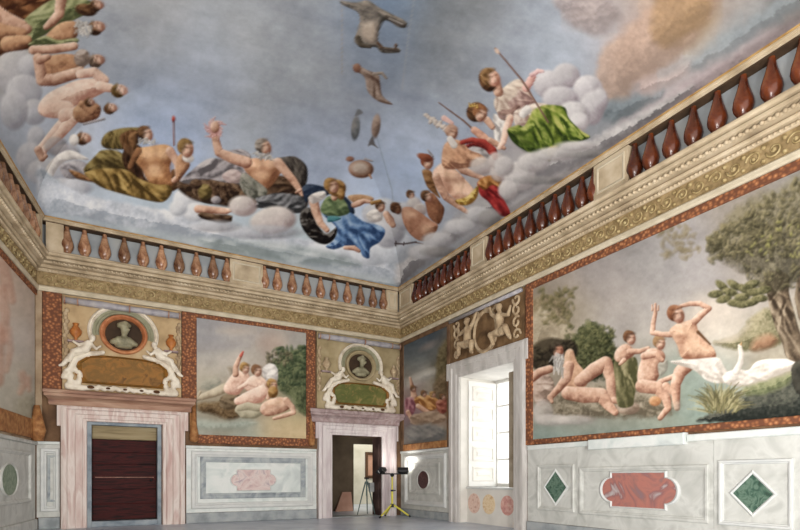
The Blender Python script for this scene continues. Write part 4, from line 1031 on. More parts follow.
p.poly(Q((345,280),(400,285),(395,300),(340,310)), [(30,80,90),(70,130,136),(110,160,160)])
p.limb(Q((268,205,24),(280,260,22),(302,315,17),(335,350,13)), SKIN, seed=57); p.poly(Q((240,190),(270,165),(320,155),(330,180),(300,205),(262,218)), WHITE, fold=.3, seed=58)
p.limb(Q((370,170,14),(372,188,16)), SKIN); p.oval((336.5,188,9.5,8.5), BLOND, fold=.6, ang=1.4); p.oval((341,194,4,6), BLOND, fold=.6); p.head(*Q((362,128))[0], 8, -.2, hair=BLOND)
p.limb(Q((425,438,9),(470,440,13),(495,455,8)), SKIN)
# small figures in the corner
p.limb(Q((470,225,14),(495,215,16),(520,205,12),(548,208,9)), SKIN); p.poly(Q((530,280),(555,250),(600,250),(610,300),(560,310)), WHITE, fold=.4)
p.head(*Q((604,232))[0], 5.6, .2); p.limb(Q((630,270,16),(650,300,20),(665,325,14)), SKIN, seed=60); p.limb(Q((560,215,10),(600,205,8)), BLOND)
Q = Z(380, 140)
p.head(*Q((155,275))[0], 4.6); p.clouds([(414,203,7,6),(420,210,7)], WARMC, .9)
p.poly(Q((225,290),(262,265),(300,310),(322,350),(295,420),(245,385),(230,330)), [(84,46,28),(146,92,62),(180,126,90)], seed=61); p.head(*Q((238,282))[0], 6.4, -.3)
p.poly(Q((110,345),(150,335),(200,362),(250,398),(290,430),(255,492),(205,505),(155,475),(118,415)), [(116,70,48),(184,128,98),(214,164,134)], R=12, seed=62)
p.mus(Q, (150,370,26,16,1), (200,400,10,60,0), (230,440,30,24,1), (160,430,16,34,0))
p.head(*Q((84,342))[0], 6.2, -.2, hair=[(44,24,16),(92,56,34),(124,82,52)], skin=[(70,40,26),(112,70,46),(140,96,66)])
p.line(Q((75,518),(120,520),(180,510)), .8, (70,56,56), .9); p.line(Q((80,508),(78,528)), .6, (70,56,56), .9); p.line(Q((120,512),(118,526)), .6, (70,56,56), .8); p.line(Q((178,512),(215,520)), .6, (90,60,50), .7)
# youth, warrior, red figure
p.poly(Q((212,150),(258,160),(284,250),(300,290),(245,245),(222,200)), [(90,54,28),(152,106,62),(186,144,96)], fold=.3, seed=63)
p.poly(Q((330,60),(372,30),(420,60),(440,140),(400,150),(350,120)), [(130,84,62),(206,152,114),(232,190,156)], fold=.3, seed=64)
p.limb(Q((375,105,22),(415,150,20),(470,172,16),(515,190,11)), SKIN, seed=65)
p.oval((476,156.5,15,10.5), [(110,104,104),(166,160,158),(206,202,200)], -.3, fold=.4); p.oval((476,156,8,5), [(140,134,132),(186,182,180),(214,210,208)], -.3)
p.poly(Q((430,25),(480,10),(540,25),(575,70),(555,80),(520,45),(470,32),(435,42)), RED, fold=.4, seed=66)
p.poly(Q((488,212),(540,180),(602,188),(604,262),(652,368),(600,378),(545,312),(500,272)), [(100,20,22),(166,40,40),(206,78,62)], fold=.6, ang=1.0, seed=67)
p.poly(Q((488,212),(540,178),(604,188),(600,235),(560,225),(520,250)), [(112,64,22),(178,114,54),(214,160,92)], fold=.6, ang=.9, seed=68)
p.poly(Q((262,162),(318,110),(372,142),(420,190),(480,265),(455,315),(390,305),(335,262),(290,205)), [(160,106,82),(226,182,154),(248,216,194)], R=13, seed=69)
p.mus(Q, (310,155,26,22,1), (355,175,26,24,1), (332,165,5,30,0), (400,240,40,34,1), (345,215,14,36,0), (370,200,40,6,0), (440,290,24,14,0))
p.limb(Q((280,185,20),(300,235,20),(330,285,18),(385,325,15),(435,360,10)), SKIN, seed=70)
p.poly(Q((376,302),(430,285),(462,255),(492,228),(486,285),(448,322),(400,325)), YELL, fold=.6, ang=.9, seed=71)
p.head(*Q((240,112))[0], 7.4, .3, hair=[(90,40,24),(144,74,48),(170,110,78)]); p.oval((425,157.5,8,3.6), [(90,40,26),(146,76,50),(176,112,80)], .35)
p.limb(Q((240,50,3),(262,80,6)), GREYC)
Q = Z(420, 60)
p.poly(Q((115,440),(150,400),(205,405),(250,450),(300,470),(330,505),(250,535),(120,540)), [(130,84,62),(204,150,112),(232,190,156)], fold=.4, ang=.8, seed=72)
for k in range(14): p.oval((427+k*1.5+(k%3)-1, 116.5+k*.95+(k%4)*1.3-1.5, 2.6, 1.9), [(140,122,110),(204,190,176),(232,222,210)], k*.7, seed=k, a=.95)
p.limb(Q((120,290,14),(160,315,9)), [(190,140,130),(220,178,166),(236,206,196)])
p.head(*Q((162,362))[0], 7.5, .3, hair=[(120,84,66),(180,140,116),(210,176,152)]); p.limb(Q((150,395,16),(170,425,18)), WHITE)
p.limb(Q((95,214,2.5),(220,305,4),(340,418,5)), [(70,44,36),(116,80,64),(150,112,92)])
p.limb(Q((272,350,18),(320,388,20),(352,425,16)), [(150,90,68),(214,158,130),(236,192,166)], seed=73)
p.limb(Q((210,412,12),(260,400,14),(320,412,16),(368,452,17),(378,490,12)), RED, seed=74)
p.clouds([(482,166,12,9),(500,172,10),(496,160,8)], WARMC, .85)
# crowned figure and the seated figure in green
p.poly(Q((365,285),(395,275),(430,310),(432,380),(405,445),(378,430)), WHITE, fold=.6, ang=1.4, seed=75)
p.limb(Q((335,300,18),(362,335,14)), SKIN); p.oval((476,112,9.5,10), HAIR, .5, fold=.4); p.head(*Q((305,268))[0], 8.6, .45, hair=[(90,46,24),(142,86,50),(176,120,76)])
for k in range(4): p.limb(Q((250+k*12,232-k*4+k*k*2,5),(245+k*14,215+k*2,2)), YELL)
p.limb(Q((350,400,14),(400,430,14),(420,440,10)), SKIN, seed=76)
p.clouds([(548,84,15,14),(566,76,14,13),(588,90,15,15),(592,108,12,17),(575,116,15,14),(560,98,18,12),(600,100,8,12)], [(134,122,128),(184,178,180),(216,212,210)], 1.0, 80)
p.clouds([(572,114,14,13),(579,122,10)], [(150,140,142),(196,190,190),(220,216,212)], 1.0, 88)
p.poly(Q((380,180),(430,128),(490,95),(532,128),(572,200),(560,228),(500,262),(440,275),(394,272),(370,225)), [(150,118,104),(208,188,168),(234,218,198)], fold=.5, ang=.8, R=9, seed=77)
p.poly(Q((440,215),(480,180),(500,150),(560,190),(575,215),(520,262),(470,270)), [(112,78,74),(170,134,124),(206,176,164)], fold=.7, ang=.8, seed=78, a=.85)
p.poly(Q((388,262),(440,245),(500,225),(470,290),(410,300)), [(90,60,52),(150,112,100),(190,156,140)], fold=.5, a=.8)
p.limb(Q((562,85,18),(548,110,20),(530,140,20)), [(160,100,90),(218,166,152),(238,200,186)], seed=79); p.limb(Q((560,75,12),(590,55,12),(612,55,8)), [(170,120,120),(216,176,170),(232,204,198)])
p.limb(Q((450,290,20),(430,350,18),(415,410,15),(395,440,10)), PALE, seed=80)
p.limb(Q((382,120,22),(392,160,24)), SKIN); p.oval((488,80,9,12), HAIR, -.3, fold=.5); p.head(*Q((360,88))[0], 10.5, -.35, hair=[(84,56,26),(146,104,62),(184,146,98)], skin=[(150,92,70),(220,170,142),(246,212,190)])
p.poly(Q((470,262),(520,235),(580,215),(640,225),(600,280),(540,320),(480,330)), [(150,120,108),(204,184,168),(232,216,200)], fold=.6, ang=.7)
p.limb(Q((515,270,20),(535,248,22)), WHITE)
p.poly(Q((440,345),(490,325),(522,330),(560,262),(600,232),(645,224),(722,236),(745,292),(805,352),(850,384),(800,408),(735,420),(700,435),(662,480),(640,508),(560,470),(482,425),(446,382)), GREEN, fold=.85, ang=1.0, R=7, seed=81)
p.poly(Q((560,262),(625,240),(660,300),(690,380),(660,400),(600,340)), [(70,86,24),(140,156,56),(186,190,100)], fold=.6, ang=1.1, a=.85, seed=82, soft=2)
p.poly(Q((446,352),(500,345),(560,400),(620,450),(560,465),(486,420)), [(28,44,12),(66,88,24),(110,132,48)], fold=.7, ang=.6, a=.7, soft=3, seed=83)
p.poly(Q((560,300),(600,290),(650,350),(672,420),(640,450),(600,380)), [(40,58,14),(96,118,34),(160,166,80)], fold=.7, ang=1.0, a=.9, R=7)
p.poly(Q((690,260),(735,290),(790,352),(820,392),(760,405),(715,330)), [(44,64,16),(116,136,44),(176,180,90)], fold=.8, ang=.8, a=.95, R=6)
p.poly(Q((450,345),(520,335),(548,300),(575,330),(530,372),(470,368)), [(60,80,22),(136,152,56),(190,192,108)], fold=.5, a=.9, R=5)
p.poly(Q((640,440),(690,430),(670,475),(640,505)), YELL, a=.7)
p.limb([(495,48,.7),(522,80,.9),(548,122,.9)], [(90,60,52),(120,86,72),(150,116,100)]); p.oval((497,51,2,3.2), [(200,170,150)]*3, -.6)
p.clouds([(520,176,16,15),(508,190,10),(534,162,16,10),(556,154,22,7),(576,146,20,5),(504,166,10)], [(146,138,138),(190,184,182),(218,212,206)], .95, 90)
p.clouds([(478,214,12,8),(458,227,14,8),(438,240,16,8),(488,216,9,7),(466,226,10,7),(424,252,16,8)], [(146,144,148),(192,190,192),(218,216,214)], .9, 96)
p.clouds([(490,218,12,9),(440,252,18,5),(540,180,24,4),(590,154,30,4)], [(100,98,98),(136,132,130),(160,156,152)], .75, 99)
# --- animals crossing the middle of the sky
Q = Z(320, 0)
FUR = [(50,46,42),(108,100,92),(160,146,130)]
p.poly(Q((100,5),(180,12),(240,2),(300,40),(360,70),(430,108),(430,136),(392,136),(335,102),(305,128),(290,205),(325,238),(390,240),(396,262),(312,264),(280,236),(212,238),(174,212),(176,180),(198,112),(188,62),(120,28)), FUR, fold=.3, ang=.5, R=5, seed=101)
p.poly(Q((215,120),(270,110),(285,160),(270,215),(225,200),(205,165)), [(140,122,108),(178,160,142),(200,184,166)], a=.9, soft=3)
p.limb(Q((330,85,10),(420,128,9)), [(40,34,30),(74,64,56),(110,98,86)]); p.limb(Q((300,240,9),(390,252,8)), [(40,34,30),(74,64,56),(120,104,90)]); p.limb(Q((380,225,7),(378,240,7)), BROWN); p.limb(Q((190,190,14),(205,225,12),(250,235,7)), [(40,34,28),(70,60,48),(100,88,74)])
p.limb(Q((290,215,7),(310,235,6)), BROWN); p.line(Q((345,92),(410,120)), .8, (170,165,160), .6)
p.poly(Q((165,325),(195,328),(240,352),(290,372),(300,410),(312,478),(362,522),(290,505),(238,455),(222,385),(175,352)), [(84,60,48),(138,116,102),(178,158,142)], fold=.4, ang=.9, R=4, seed=102)
p.limb(Q((270,370,8),(310,365,7),(330,390,6)), [(90,76,66),(132,118,106),(160,146,134)]); p.oval((357,68,4,4.5), [(90,54,38),(134,92,72),(160,120,98)])
Q = Z(320, 90)
p.oval((355.5,128,4.4,12), [(70,74,78),(116,118,120),(158,152,146)], .1, seed=103); p.poly(Q((175,130),(190,95),(215,112),(195,125)), [(110,112,116)]*3)
p.oval((376,126,4.4,12), [(92,72,62),(146,122,108),(180,158,142)], .12, seed=104); p.poly(Q((262,230),(275,270),(290,290),(260,275),(240,278)), [(100,96,98)]*3)
p.oval((361,169,12.5,9), [(96,58,40),(150,106,84),(176,138,114)], .05, seed=105); p.oval((360.5,168.5,9,6.2), [(150,124,106),(186,166,150),(206,190,174)], .05, soft=2)
p.oval((350,159,4,2.6), [(96,56,40),(146,98,76),(170,124,100)]); p.limb(Q((248,425,6),(256,440,4)), TAN); p.limb(Q((225,345,6),(260,355,4)), GREYC)
colc = p.finish(5)
CO = grid_panel('ceiling', PC.reshape(-1, 3), nr, nc, colc); CO['kind'] = 'structure'
for f in CO.data.polygons: f.use_smooth = True

# ------------------------------------------------------------------ wall frescoes
def fresco(wall, u0, u1, z0, z1, nu, nv, paint, name_label, cat='fresco', frame=None, warp=1.0):
    root = thing('wall_fresco', name_label, cat, W(wall, (u0+u1)/2, .02, z0), 'framed wall frescoes')
    su = np.linspace(0, 1, nu)**warp; sz = np.linspace(0, 1, nv)
    P = np.array([[tuple(W(wall, u0+(u1-u0)*a, .018, z0+(z1-z0)*b)) for b in sz] for a in su]).reshape(-1, 3)
    q = Painter(P); paint(q)
    n = W(wall, 0, -.014, 0)-W(wall, 0, 0, 0)
    grid_panel('painted_canvas', P, nu, nv, q.finish(5), root, thick=tuple(n))
    for (nm, a, b, c, d, m, h) in frame:
        bm = NB(); wbox(bm, wall, a, b, .002, h, c, d, .012); obj(nm, bm, m, root)
    return root
def roll(root, wall, u, z0, z1, r):
    bm = NB(); rows = []
    tube(bm, [W(wall, u, .06, z0-.05), W(wall, u, .07, z0-.02), W(wall, u, .07, z0+(z1-z0)*.12), W(wall, u, .06, z0+(z1-z0)*.35), W(wall, u, .05, z1)], [r*.3, r*.75, r*.8, r*.5, r*.28], 10); obj('rolled_edge', bm, M['orangeplain'], root, smooth=True)

LF = [(60,66,34),(100,102,58),(142,136,84)]
DLF = [(36,40,24),(74,78,48),(112,112,72)]
def leaves(q, n, inside, ramp, r=(2, 5), seed=5, a=.9):
    g = np.random.default_rng(seed); k = 0
    while k < n:
        x, y = inside(g); s = g.uniform(*r); q.oval((x, y, s, s*.55), ramp, g.uniform(0, 3.1), soft=1.0, a=a, seed=int(g.integers(1, 999)), grain=.4, bias=g.uniform(-.25, .25)); k += 1

def paint_right(q):
    q.bg([(545,290,150,138,122),(560,285,162,150,142),(600,275,152,144,140),(650,255,152,147,144),(700,255,162,156,154),(735,240,150,140,128),(660,300,166,160,156),(620,310,170,160,152),(700,330,202,188,172),(725,345,208,196,180),
          (600,340,166,160,156),(550,310,134,118,90),(543,330,146,130,100),(560,338,190,174,148),(575,320,160,148,128),(690,375,136,152,140),(720,372,150,160,148),(660,400,150,150,130),(680,405,138,152,138),(600,398,146,136,116),(620,405,142,132,112),(645,400,150,142,122),(580,405,150,140,122),(560,400,150,136,118),(600,428,128,146,138),(560,435,128,148,140),
          (700,415,130,146,134),(640,425,130,148,138),(760,360,160,150,130),(790,330,170,160,140),(650,330,172,164,156),(790,250,140,134,126),(640,360,160,156,140),(770,290,170,160,150)], 18)
    q.noise(30, 9, 5, (1, .95, .9), .5, 2, -.42); q.noise(9, 6, 15); q.noise(4, 4, 25)
    # far hills and left bank
    Q = Z(640, 280)
    q.poly(Q((370,312),(440,292),(500,262),(540,205),(570,175),(650,145),(720,290),(640,340),(520,352),(400,330)), [(96,92,62),(136,128,94),(170,158,124)], ragged=.6, grain=.4, soft=2)
    q.poly(Q((570,300),(640,270),(690,300),(640,340),(560,350)), [(112,76,54),(154,114,84),(176,140,108)], ragged=.5, soft=3)
    q.poly([(714,342),(740,332),(752,322),(736,340),(716,344)], [(190,176,156)]*3, a=.7, soft=2)
    q.poly([(532,300),(548,296),(566,300),(562,322),(545,332),(532,330)], [(92,80,56),(134,116,84),(160,142,106)], ragged=1.2, soft=3, grain=.5, a=.8)
    q.poly([(532,318),(548,306),(560,318),(574,332),(566,345),(548,340),(534,345)], [(150,134,108),(186,170,142),(206,192,166)], ragged=1, soft=3, grain=.3, a=.75)
    leaves(q, 70, lambda g: (g.uniform(540, 575), g.uniform(288, 326)), [(80,76,44),(118,108,70),(150,136,96)], (2, 4), 3, .6)
    q.poly([(560,372),(566,350),(578,330),(590,322),(606,330),(614,345),(616,372),(600,378),(580,378)], DLF, ragged=2.5, soft=3, grain=.6)
    leaves(q, 200, lambda g: (g.uniform(566, 614), g.uniform(326, 372)), [(44,46,24),(84,86,50),(128,124,80)], (1.0, 3), 4, .6)
    q.clouds([(552,352,20,14),(540,360,10,10),(566,350,12,10)], [(26,22,16),(54,46,34),(90,78,58)], .95)
    leaves(q, 40, lambda g: (g.uniform(534, 574), g.uniform(342, 366)), [(26,22,16),(60,52,38),(96,84,60)], (2, 4), 6, .8)
    q.poly([(548,392),(580,384),(640,386),(676,398),(672,414),(620,418),(560,418),(540,410)], [(96,86,68),(142,130,108),(172,160,138)], fold=.5, ang=.1, ragged=1.5, soft=3, grain=.4)
    # river figure
    Q = Z(520, 340)
    q.poly(Q((70,190),(120,165),(165,200),(170,280),(120,330),(80,320),(65,260)), [(130,106,90),(190,164,146),(216,196,180)], fold=.4, seed=3)
    q.limb(Q((60,190,22),(100,160,22),(148,145,20)), SKIN, seed=4)
    q.poly(Q((225,65),(262,48),(285,108),(325,160),(335,222),(290,245),(232,252),(208,195)), [(140,92,66),(204,158,124),(234,198,166)], R=8, seed=5)
    q.limb(Q((300,205,30),(370,150,36),(428,115,34),(455,190,28),(458,270,24),(470,300,18)), SKIN, seed=7); q.limb(Q((470,300,16),(520,315,14)), SKIN)
    q.oval((628,408,12,6.5), [(120,98,80),(168,146,126),(200,182,160)])
    q.limb(Q((240,265,34),(320,275,40),(405,275,36),(440,325,26),(475,360,18)), SKIN, seed=6)
    q.limb(Q((245,130,26),(232,190,24),(195,240,19),(150,288,14)), SKIN, seed=8); q.limb(Q((150,285,13),(160,310,8)), SKIN)
    q.beard((558.5,363,6.5,11), .1); q.head(557.5, 350, 8.2, .05, hair=[(30,24,18),(60,50,38),(96,84,66)], skin=[(120,66,48),(190,130,100),(220,170,140)]); q.beard((559,360,5,7), .1)
    q.clouds([(543,412,10,12),(552,420,18,6),(575,420,20,5)], [(150,142,136),(196,186,178),(220,212,204)], .7)
    # group of bathers
    Q = Z(520, 290)
    q.poly(Q((470,362),(520,345),(580,340),(590,430),(572,530),(560,580),(490,580),(478,470)), [(74,72,42),(118,112,74),(154,144,104)], fold=.7, ang=1.4, seed=9)
    q.poly(Q((480,300),(528,268),(568,298),(565,330),(505,362),(472,345)), SKIN, R=6, seed=10); q.limb(Q((548,308,16),(600,306,13),(640,290,10)), SKIN, seed=11); q.limb(Q((520,350,12),(500,370,8)), SKIN)
    q.head(*Q((552,240))[0], 7.2, .1, hair=[(60,34,22),(118,76,48),(150,106,72)])
    q.poly(Q((622,312),(660,290),(705,300),(726,335),(700,400),(690,440),(650,490),(596,470),(588,410)), SKIN, R=8, seed=12)
    q.poly(Q((690,370),(735,350),(735,400),(700,430)), [(130,126,112),(164,158,142),(190,184,168)], fold=.4)
    q.limb(Q((620,330,18),(680,320,16),(710,350,12)), SKIN, seed=13)
    q.limb(Q((700,460,14),(770,430,12)), SKIN); q.limb(Q((610,480,34),(690,490,32),(730,540,24),(740,590,17),(700,640,13)), SKIN, seed=14); q.limb(Q((730,480,20),(770,520,14)), SKIN)
    q.oval((655,401,6,5), [(170,100,56),(206,140,88),(226,176,130)], a=.8)
    q.head(*Q((700,265))[0], 7.2, .2, hair=[(90,60,34),(146,106,68),(180,142,100)])
    Q = Z(640, 280)
    q.limb(Q((235,425,36),(200,460,32),(178,520,25),(180,600,20),(185,640,15)), SKIN, seed=15)
    q.limb(Q((155,272,15),(110,272,13),(62,262,13),(66,215,12),(76,165,10),(76,120,6)), SKIN, seed=16); q.limb(Q((62,150,5),(60,125,3)), SKIN); q.limb(Q((90,150,5),(92,128,3)), SKIN)
    q.limb(Q((200,205,16),(212,235,18)), SKIN, bias=.05)
    q.poly(Q((148,250),(180,222),(215,210),(272,200),(292,255),(330,300),(370,345),(378,385),(330,395),(265,398),(208,388),(188,330),(162,285)), [(140,88,64),(216,170,138),(246,214,184)], R=13, seed=17)
    q.mus(Q, (200,262,26,20,1), (258,256,26,22,1), (228,262,5,24,0), (228,285,50,6,0), (262,330,36,40,1), (205,330,14,40,0), (320,360,34,24,1))
    q.limb(Q((275,205,18),(310,170,16),(345,142,14),(300,118,13),(250,118,12),(205,130,9)), SKIN, seed=18)
    q.head(*Q((186,172))[0], 9.6, -.15, hair=[(84,44,26),(140,86,56),(170,116,82)])
    q.limb(Q((290,260,8),(320,290,6),(350,320,4)), HAIR)
    # big white bird
    q.oval((705,408,30,8), [(120,138,128),(148,162,150),(176,186,174)], a=.6, soft=4)
    Q = Z(640, 320); WB = [(176,164,150),(222,212,200),(238,230,220)]
    q.poly(Q((150,208),(280,195),(388,188),(415,222),(440,272),(425,315),(340,305),(268,250)), WB, fold=.4, ang=.5, seed=19)
    q.poly(Q((415,275),(480,245),(540,250),(590,205),(700,194),(830,206),(830,228),(760,250),(700,272),(600,320),(500,332),(430,318)), WB, fold=.4, ang=-.3, R=8, seed=20)
    q.limb(Q((500,142,11),(508,175,13),(502,215,15),(480,258,18)), WB, seed=21); q.limb(Q((500,132,9),(496,128,7)), WB); q.limb(Q((504,122,6),(508,112,3)), [(150,110,70),(190,150,100),(210,180,140)])
    # bank and tuft of grass
    q.poly(Q((280,500),(380,460),(480,392),(560,375),(700,345),(775,280),(860,250),(860,470),(600,500),(350,510)), [(34,38,34),(62,64,56),(96,96,82)], ragged=.8, grain=.4, soft=1.5)
    q.poly(Q((520,340),(600,310),(700,280),(775,262),(760,300),(690,350),(600,375),(530,378)), [(84,90,60),(118,122,84),(148,148,108)], ragged=.8, grain=.4, soft=2)
    g = np.random.default_rng(9)
    for k in range(230):
        x0, y0 = 640+g.uniform(330, 480)/5, 320+g.uniform(380, 470)/5; a = -PI/2+(x0-720)/22+g.normal(0, .5); l = g.uniform(8, 19)
        x1, y1 = x0+math.cos(a)*l*.6, y0+math.sin(a)*l*.6; x2, y2 = x0+math.cos(a*1.0)*l+(x0-720)*.2, y0+math.sin(a)*l*.85
        c = [(96,88,58),(140,130,88),(176,166,120),(118,112,70),(84,80,50)][k % 5]
        q.limb([(x0,y0,.6),(x1,y1,.5),(x2,y2,.3)], [c, c, c], a=.75, grain=0)
    # tree
    Q = Z(640, 280)
    q.poly(Q((625,-30),(738,-30),(745,60),(768,150),(800,260),(850,350),(850,420),(742,395),(712,320),(672,220),(645,120)), [(58,46,34),(112,94,74),(162,144,118)], fold=.8, ang=1.2, R=12, seed=22)
    q.limb(Q((800,0,16),(792,90,20),(815,180,24),(860,260,26)), [(58,46,34),(104,86,68),(140,122,98)], seed=23, fold=.5, ang=1.4)
    q.poly(Q((760,430),(860,390),(860,560),(780,560)), [(30,30,28),(56,54,46),(84,80,68)], ragged=.6)
    poly = [(712,254),(716,234),(730,214),(752,198),(780,188),(830,170),(830,262),(800,276),(784,290),(766,290),(752,276),(738,268),(726,262)]
    q.poly(poly, [(64,58,42),(98,90,66),(132,122,92)], ragged=2.2, soft=4, grain=.5, a=.8, rag_s=8)
    leaves(q, 330, lambda g: (lambda t: (708+t*100, 250-t*44+g.uniform(-34, 34)*(0.35+t*.75)))(g.uniform(0, 1.05)), [(58,54,36),(100,92,64),(146,134,96)], (1.6, 5), 11, .7)
    leaves(q, 120, lambda g: (g.uniform(745, 800), g.uniform(215, 290)), [(44,40,28),(84,78,54),(134,124,84)], (1.6, 4.5), 12, .65)
    leaves(q, 26, lambda g: (g.uniform(745, 800), g.uniform(222, 262)), [(110,108,50),(146,142,74),(170,164,96)], (1.2, 2.6), 13, .7)
    for (x, y) in ((716,294),(724,299),(735,303),(744,304),(752,302),(760,298),(722,286),(734,285),(744,289),(754,292),(730,292),(742,297),(764,290),(752,284)):
        q.oval((x, y, 8, 4), [(58,56,34),(98,94,60),(142,134,92)], -.4+random.random()*1.2, seed=int(x), grain=.4)
    leaves(q, 60, lambda g: (g.uniform(660, 700), g.uniform(222, 258)) , [(110,96,66),(134,118,86),(150,136,104)], (2, 5), 14, .45)
fresco('right', 5.29, 10.15, 1.80, 4.74, 420, 300, paint_right, 'huge fresco of bathers, white bird and tree right of the window', warp=.9,
       frame=[('frame_stile', 5.10, 5.29, 1.70, 4.86, M['orange'], .05), ('frame_top', 5.10, 10.4, 4.74, 4.87, M['orange'], .055), ('frame_bottom', 5.295, 10.145, 1.705, 1.80, M['orange'], .045), ('frame_far_stile', 10.15, 10.4, 1.70, 4.86, M['orange'], .05)])

def paint_middle(q):
    q.bg([(200,325,150,148,150),(240,330,160,154,152),(290,335,156,150,146),(210,350,170,164,158),(240,360,186,176,162),(280,345,178,162,146),(205,380,190,180,162),(300,350,150,150,140),(210,400,150,140,116),(225,412,120,100,72),
          (205,425,160,162,150),(240,428,160,168,156),(280,428,196,174,134),(300,425,204,176,130),(300,400,120,126,100),(260,400,150,130,104)], 14)
    q.noise(16, 9, 4, (1,.95,.9), .4, 2, .1); q.noise(5, 5, 14)
    q.oval((272,343,14,9), [(196,160,140)]*3, a=.35, soft=5); q.oval((236,331,18,4), [(206,184,160)]*3, a=.4, soft=3)
    q.oval((222,346,26,4), [(140,138,142)]*3, a=.4, soft=3); q.oval((210,338,16,4), [(136,136,142)]*3, a=.4, soft=3)
    Q = Z(190, 320)
    q.poly(Q((50,330),(90,290),(140,290),(150,320),(90,350)), [(120,122,108),(156,152,134),(180,172,152)], ragged=.5, soft=2)
    q.poly(Q((200,260),(190,235),(215,240),(210,280)), [(110,98,80),(150,134,112),(170,154,132)], soft=2)
    q.poly(Q((470,170),(540,140),(600,170),(600,460),(530,440),(500,380),(440,340),(420,240)), [(52,60,38),(92,100,66),(130,134,92)], ragged=1, soft=2, grain=.4)
    leaves(q, 130, lambda g: (g.uniform(272, 306), g.uniform(347, 385)), [(36,50,34),(72,86,56),(116,124,84)], (1.2, 3.4), 21, .8)
    leaves(q, 40, lambda g: (g.uniform(266, 292), g.uniform(352, 364)), [(60,56,40),(104,98,72),(140,130,100)], (1.2, 3), 22, .7)
    q.poly(Q((40,420),(120,410),(220,420),(250,470),(200,500),(120,470),(50,460)), [(70,52,32),(112,88,58),(150,124,88)], ragged=.8, soft=2, grain=.4)
    q.limb(Q((175,340,24),(120,365,22),(60,385,16),(35,395,10),(50,360,7)), [(130,112,88),(188,172,144),(212,200,174)], seed=3)
    q.poly(Q((160,380),(240,370),(260,420),(200,450),(150,430)), [(80,64,44),(124,104,78),(150,130,100)], fold=.5)
    q.poly(Q((170,330),(222,262),(282,258),(300,305),(262,350),(235,375),(180,365)), PALE, R=6, seed=4)
    q.limb(Q((228,270,16),(228,235,13),(242,200,11),(258,170,8)), SKIN, seed=5); q.limb(Q((254,178,7),(264,160,5)), [(170,60,50),(206,96,80),(220,140,120)])
    q.head(*Q((276,242))[0], 5.6, .2, hair=BLOND)
    q.oval((270,372,8,8.5), WHITE, .3, fold=.4); q.oval((272,378,6,9), WHITE, .2, fold=.4)
    q.poly(Q((275,310),(305,280),(350,278),(392,320),(365,355),(320,370),(270,340)), PALE, R=6, seed=6)
    q.limb(Q((245,340,9),(290,315,11),(330,330,10)), PALE); q.limb(Q((372,350,30),(340,375,40),(280,395,32),(240,405,20)), PALE, seed=7)
    q.head(*Q((336,254))[0], 6, .1, hair=[(70,40,24),(128,84,54),(160,118,82)])
    q.limb(Q((385,320,12),(400,350,10),(390,390,10)), SKIN)
    q.limb(Q((240,450,16),(270,470,24),(320,465,28),(370,440,22)), [(120,112,88),(176,166,138),(204,194,168)], seed=8); q.limb(Q((245,440,16),(290,430,20),(340,440,18)), [(130,120,94),(184,172,144),(210,200,172)], seed=9)
    q.poly(Q((360,420),(400,395),(450,385),(495,400),(500,440),(440,470),(380,480),(350,455)), SKIN, R=6, seed=10, bias=.1)
    q.mus(Q, (405,410,30,12,1), (440,425,6,26,0), (460,410,26,14,1))
    q.limb(Q((480,400,15),(510,435,14),(518,462,12),(470,478,11),(420,492,8)), SKIN, seed=11, bias=.1)
    q.head(*Q((414,325))[0], 6, .1, hair=BLOND); q.oval((273,392,5,6), BLOND, .1, fold=.4)
    q.poly(Q((40,500),(160,505),(280,500),(330,520),(200,545),(40,540)), [(134,146,134),(164,174,162),(184,190,178)], soft=3, a=.7, grain=.4)
fr = fresco('back', -5.46, -2.81, 2.06, 4.775, 210, 220, paint_middle, 'square fresco of bathing figures between the two bust reliefs',
       frame=[('frame_left', -5.78, -5.46, 2.86, 4.87, M['orange'], .05), ('frame_right', -2.81, -2.57, 2.0, 4.87, M['orange'], .05), ('frame_top', -5.46, -2.81, 4.775, 4.87, M['orange'], .055), ('frame_bottom', -5.44, -2.64, 1.86, 2.06, M['orange'], .055), ('frame_left_lower', -5.60, -5.46, 2.0, 2.55, M['orangeplain'], .04)])
roll(fr, 'back', -5.52, 1.93, 2.85, .13); roll(fr, 'back', -2.68, 1.93, 2.6, .11)

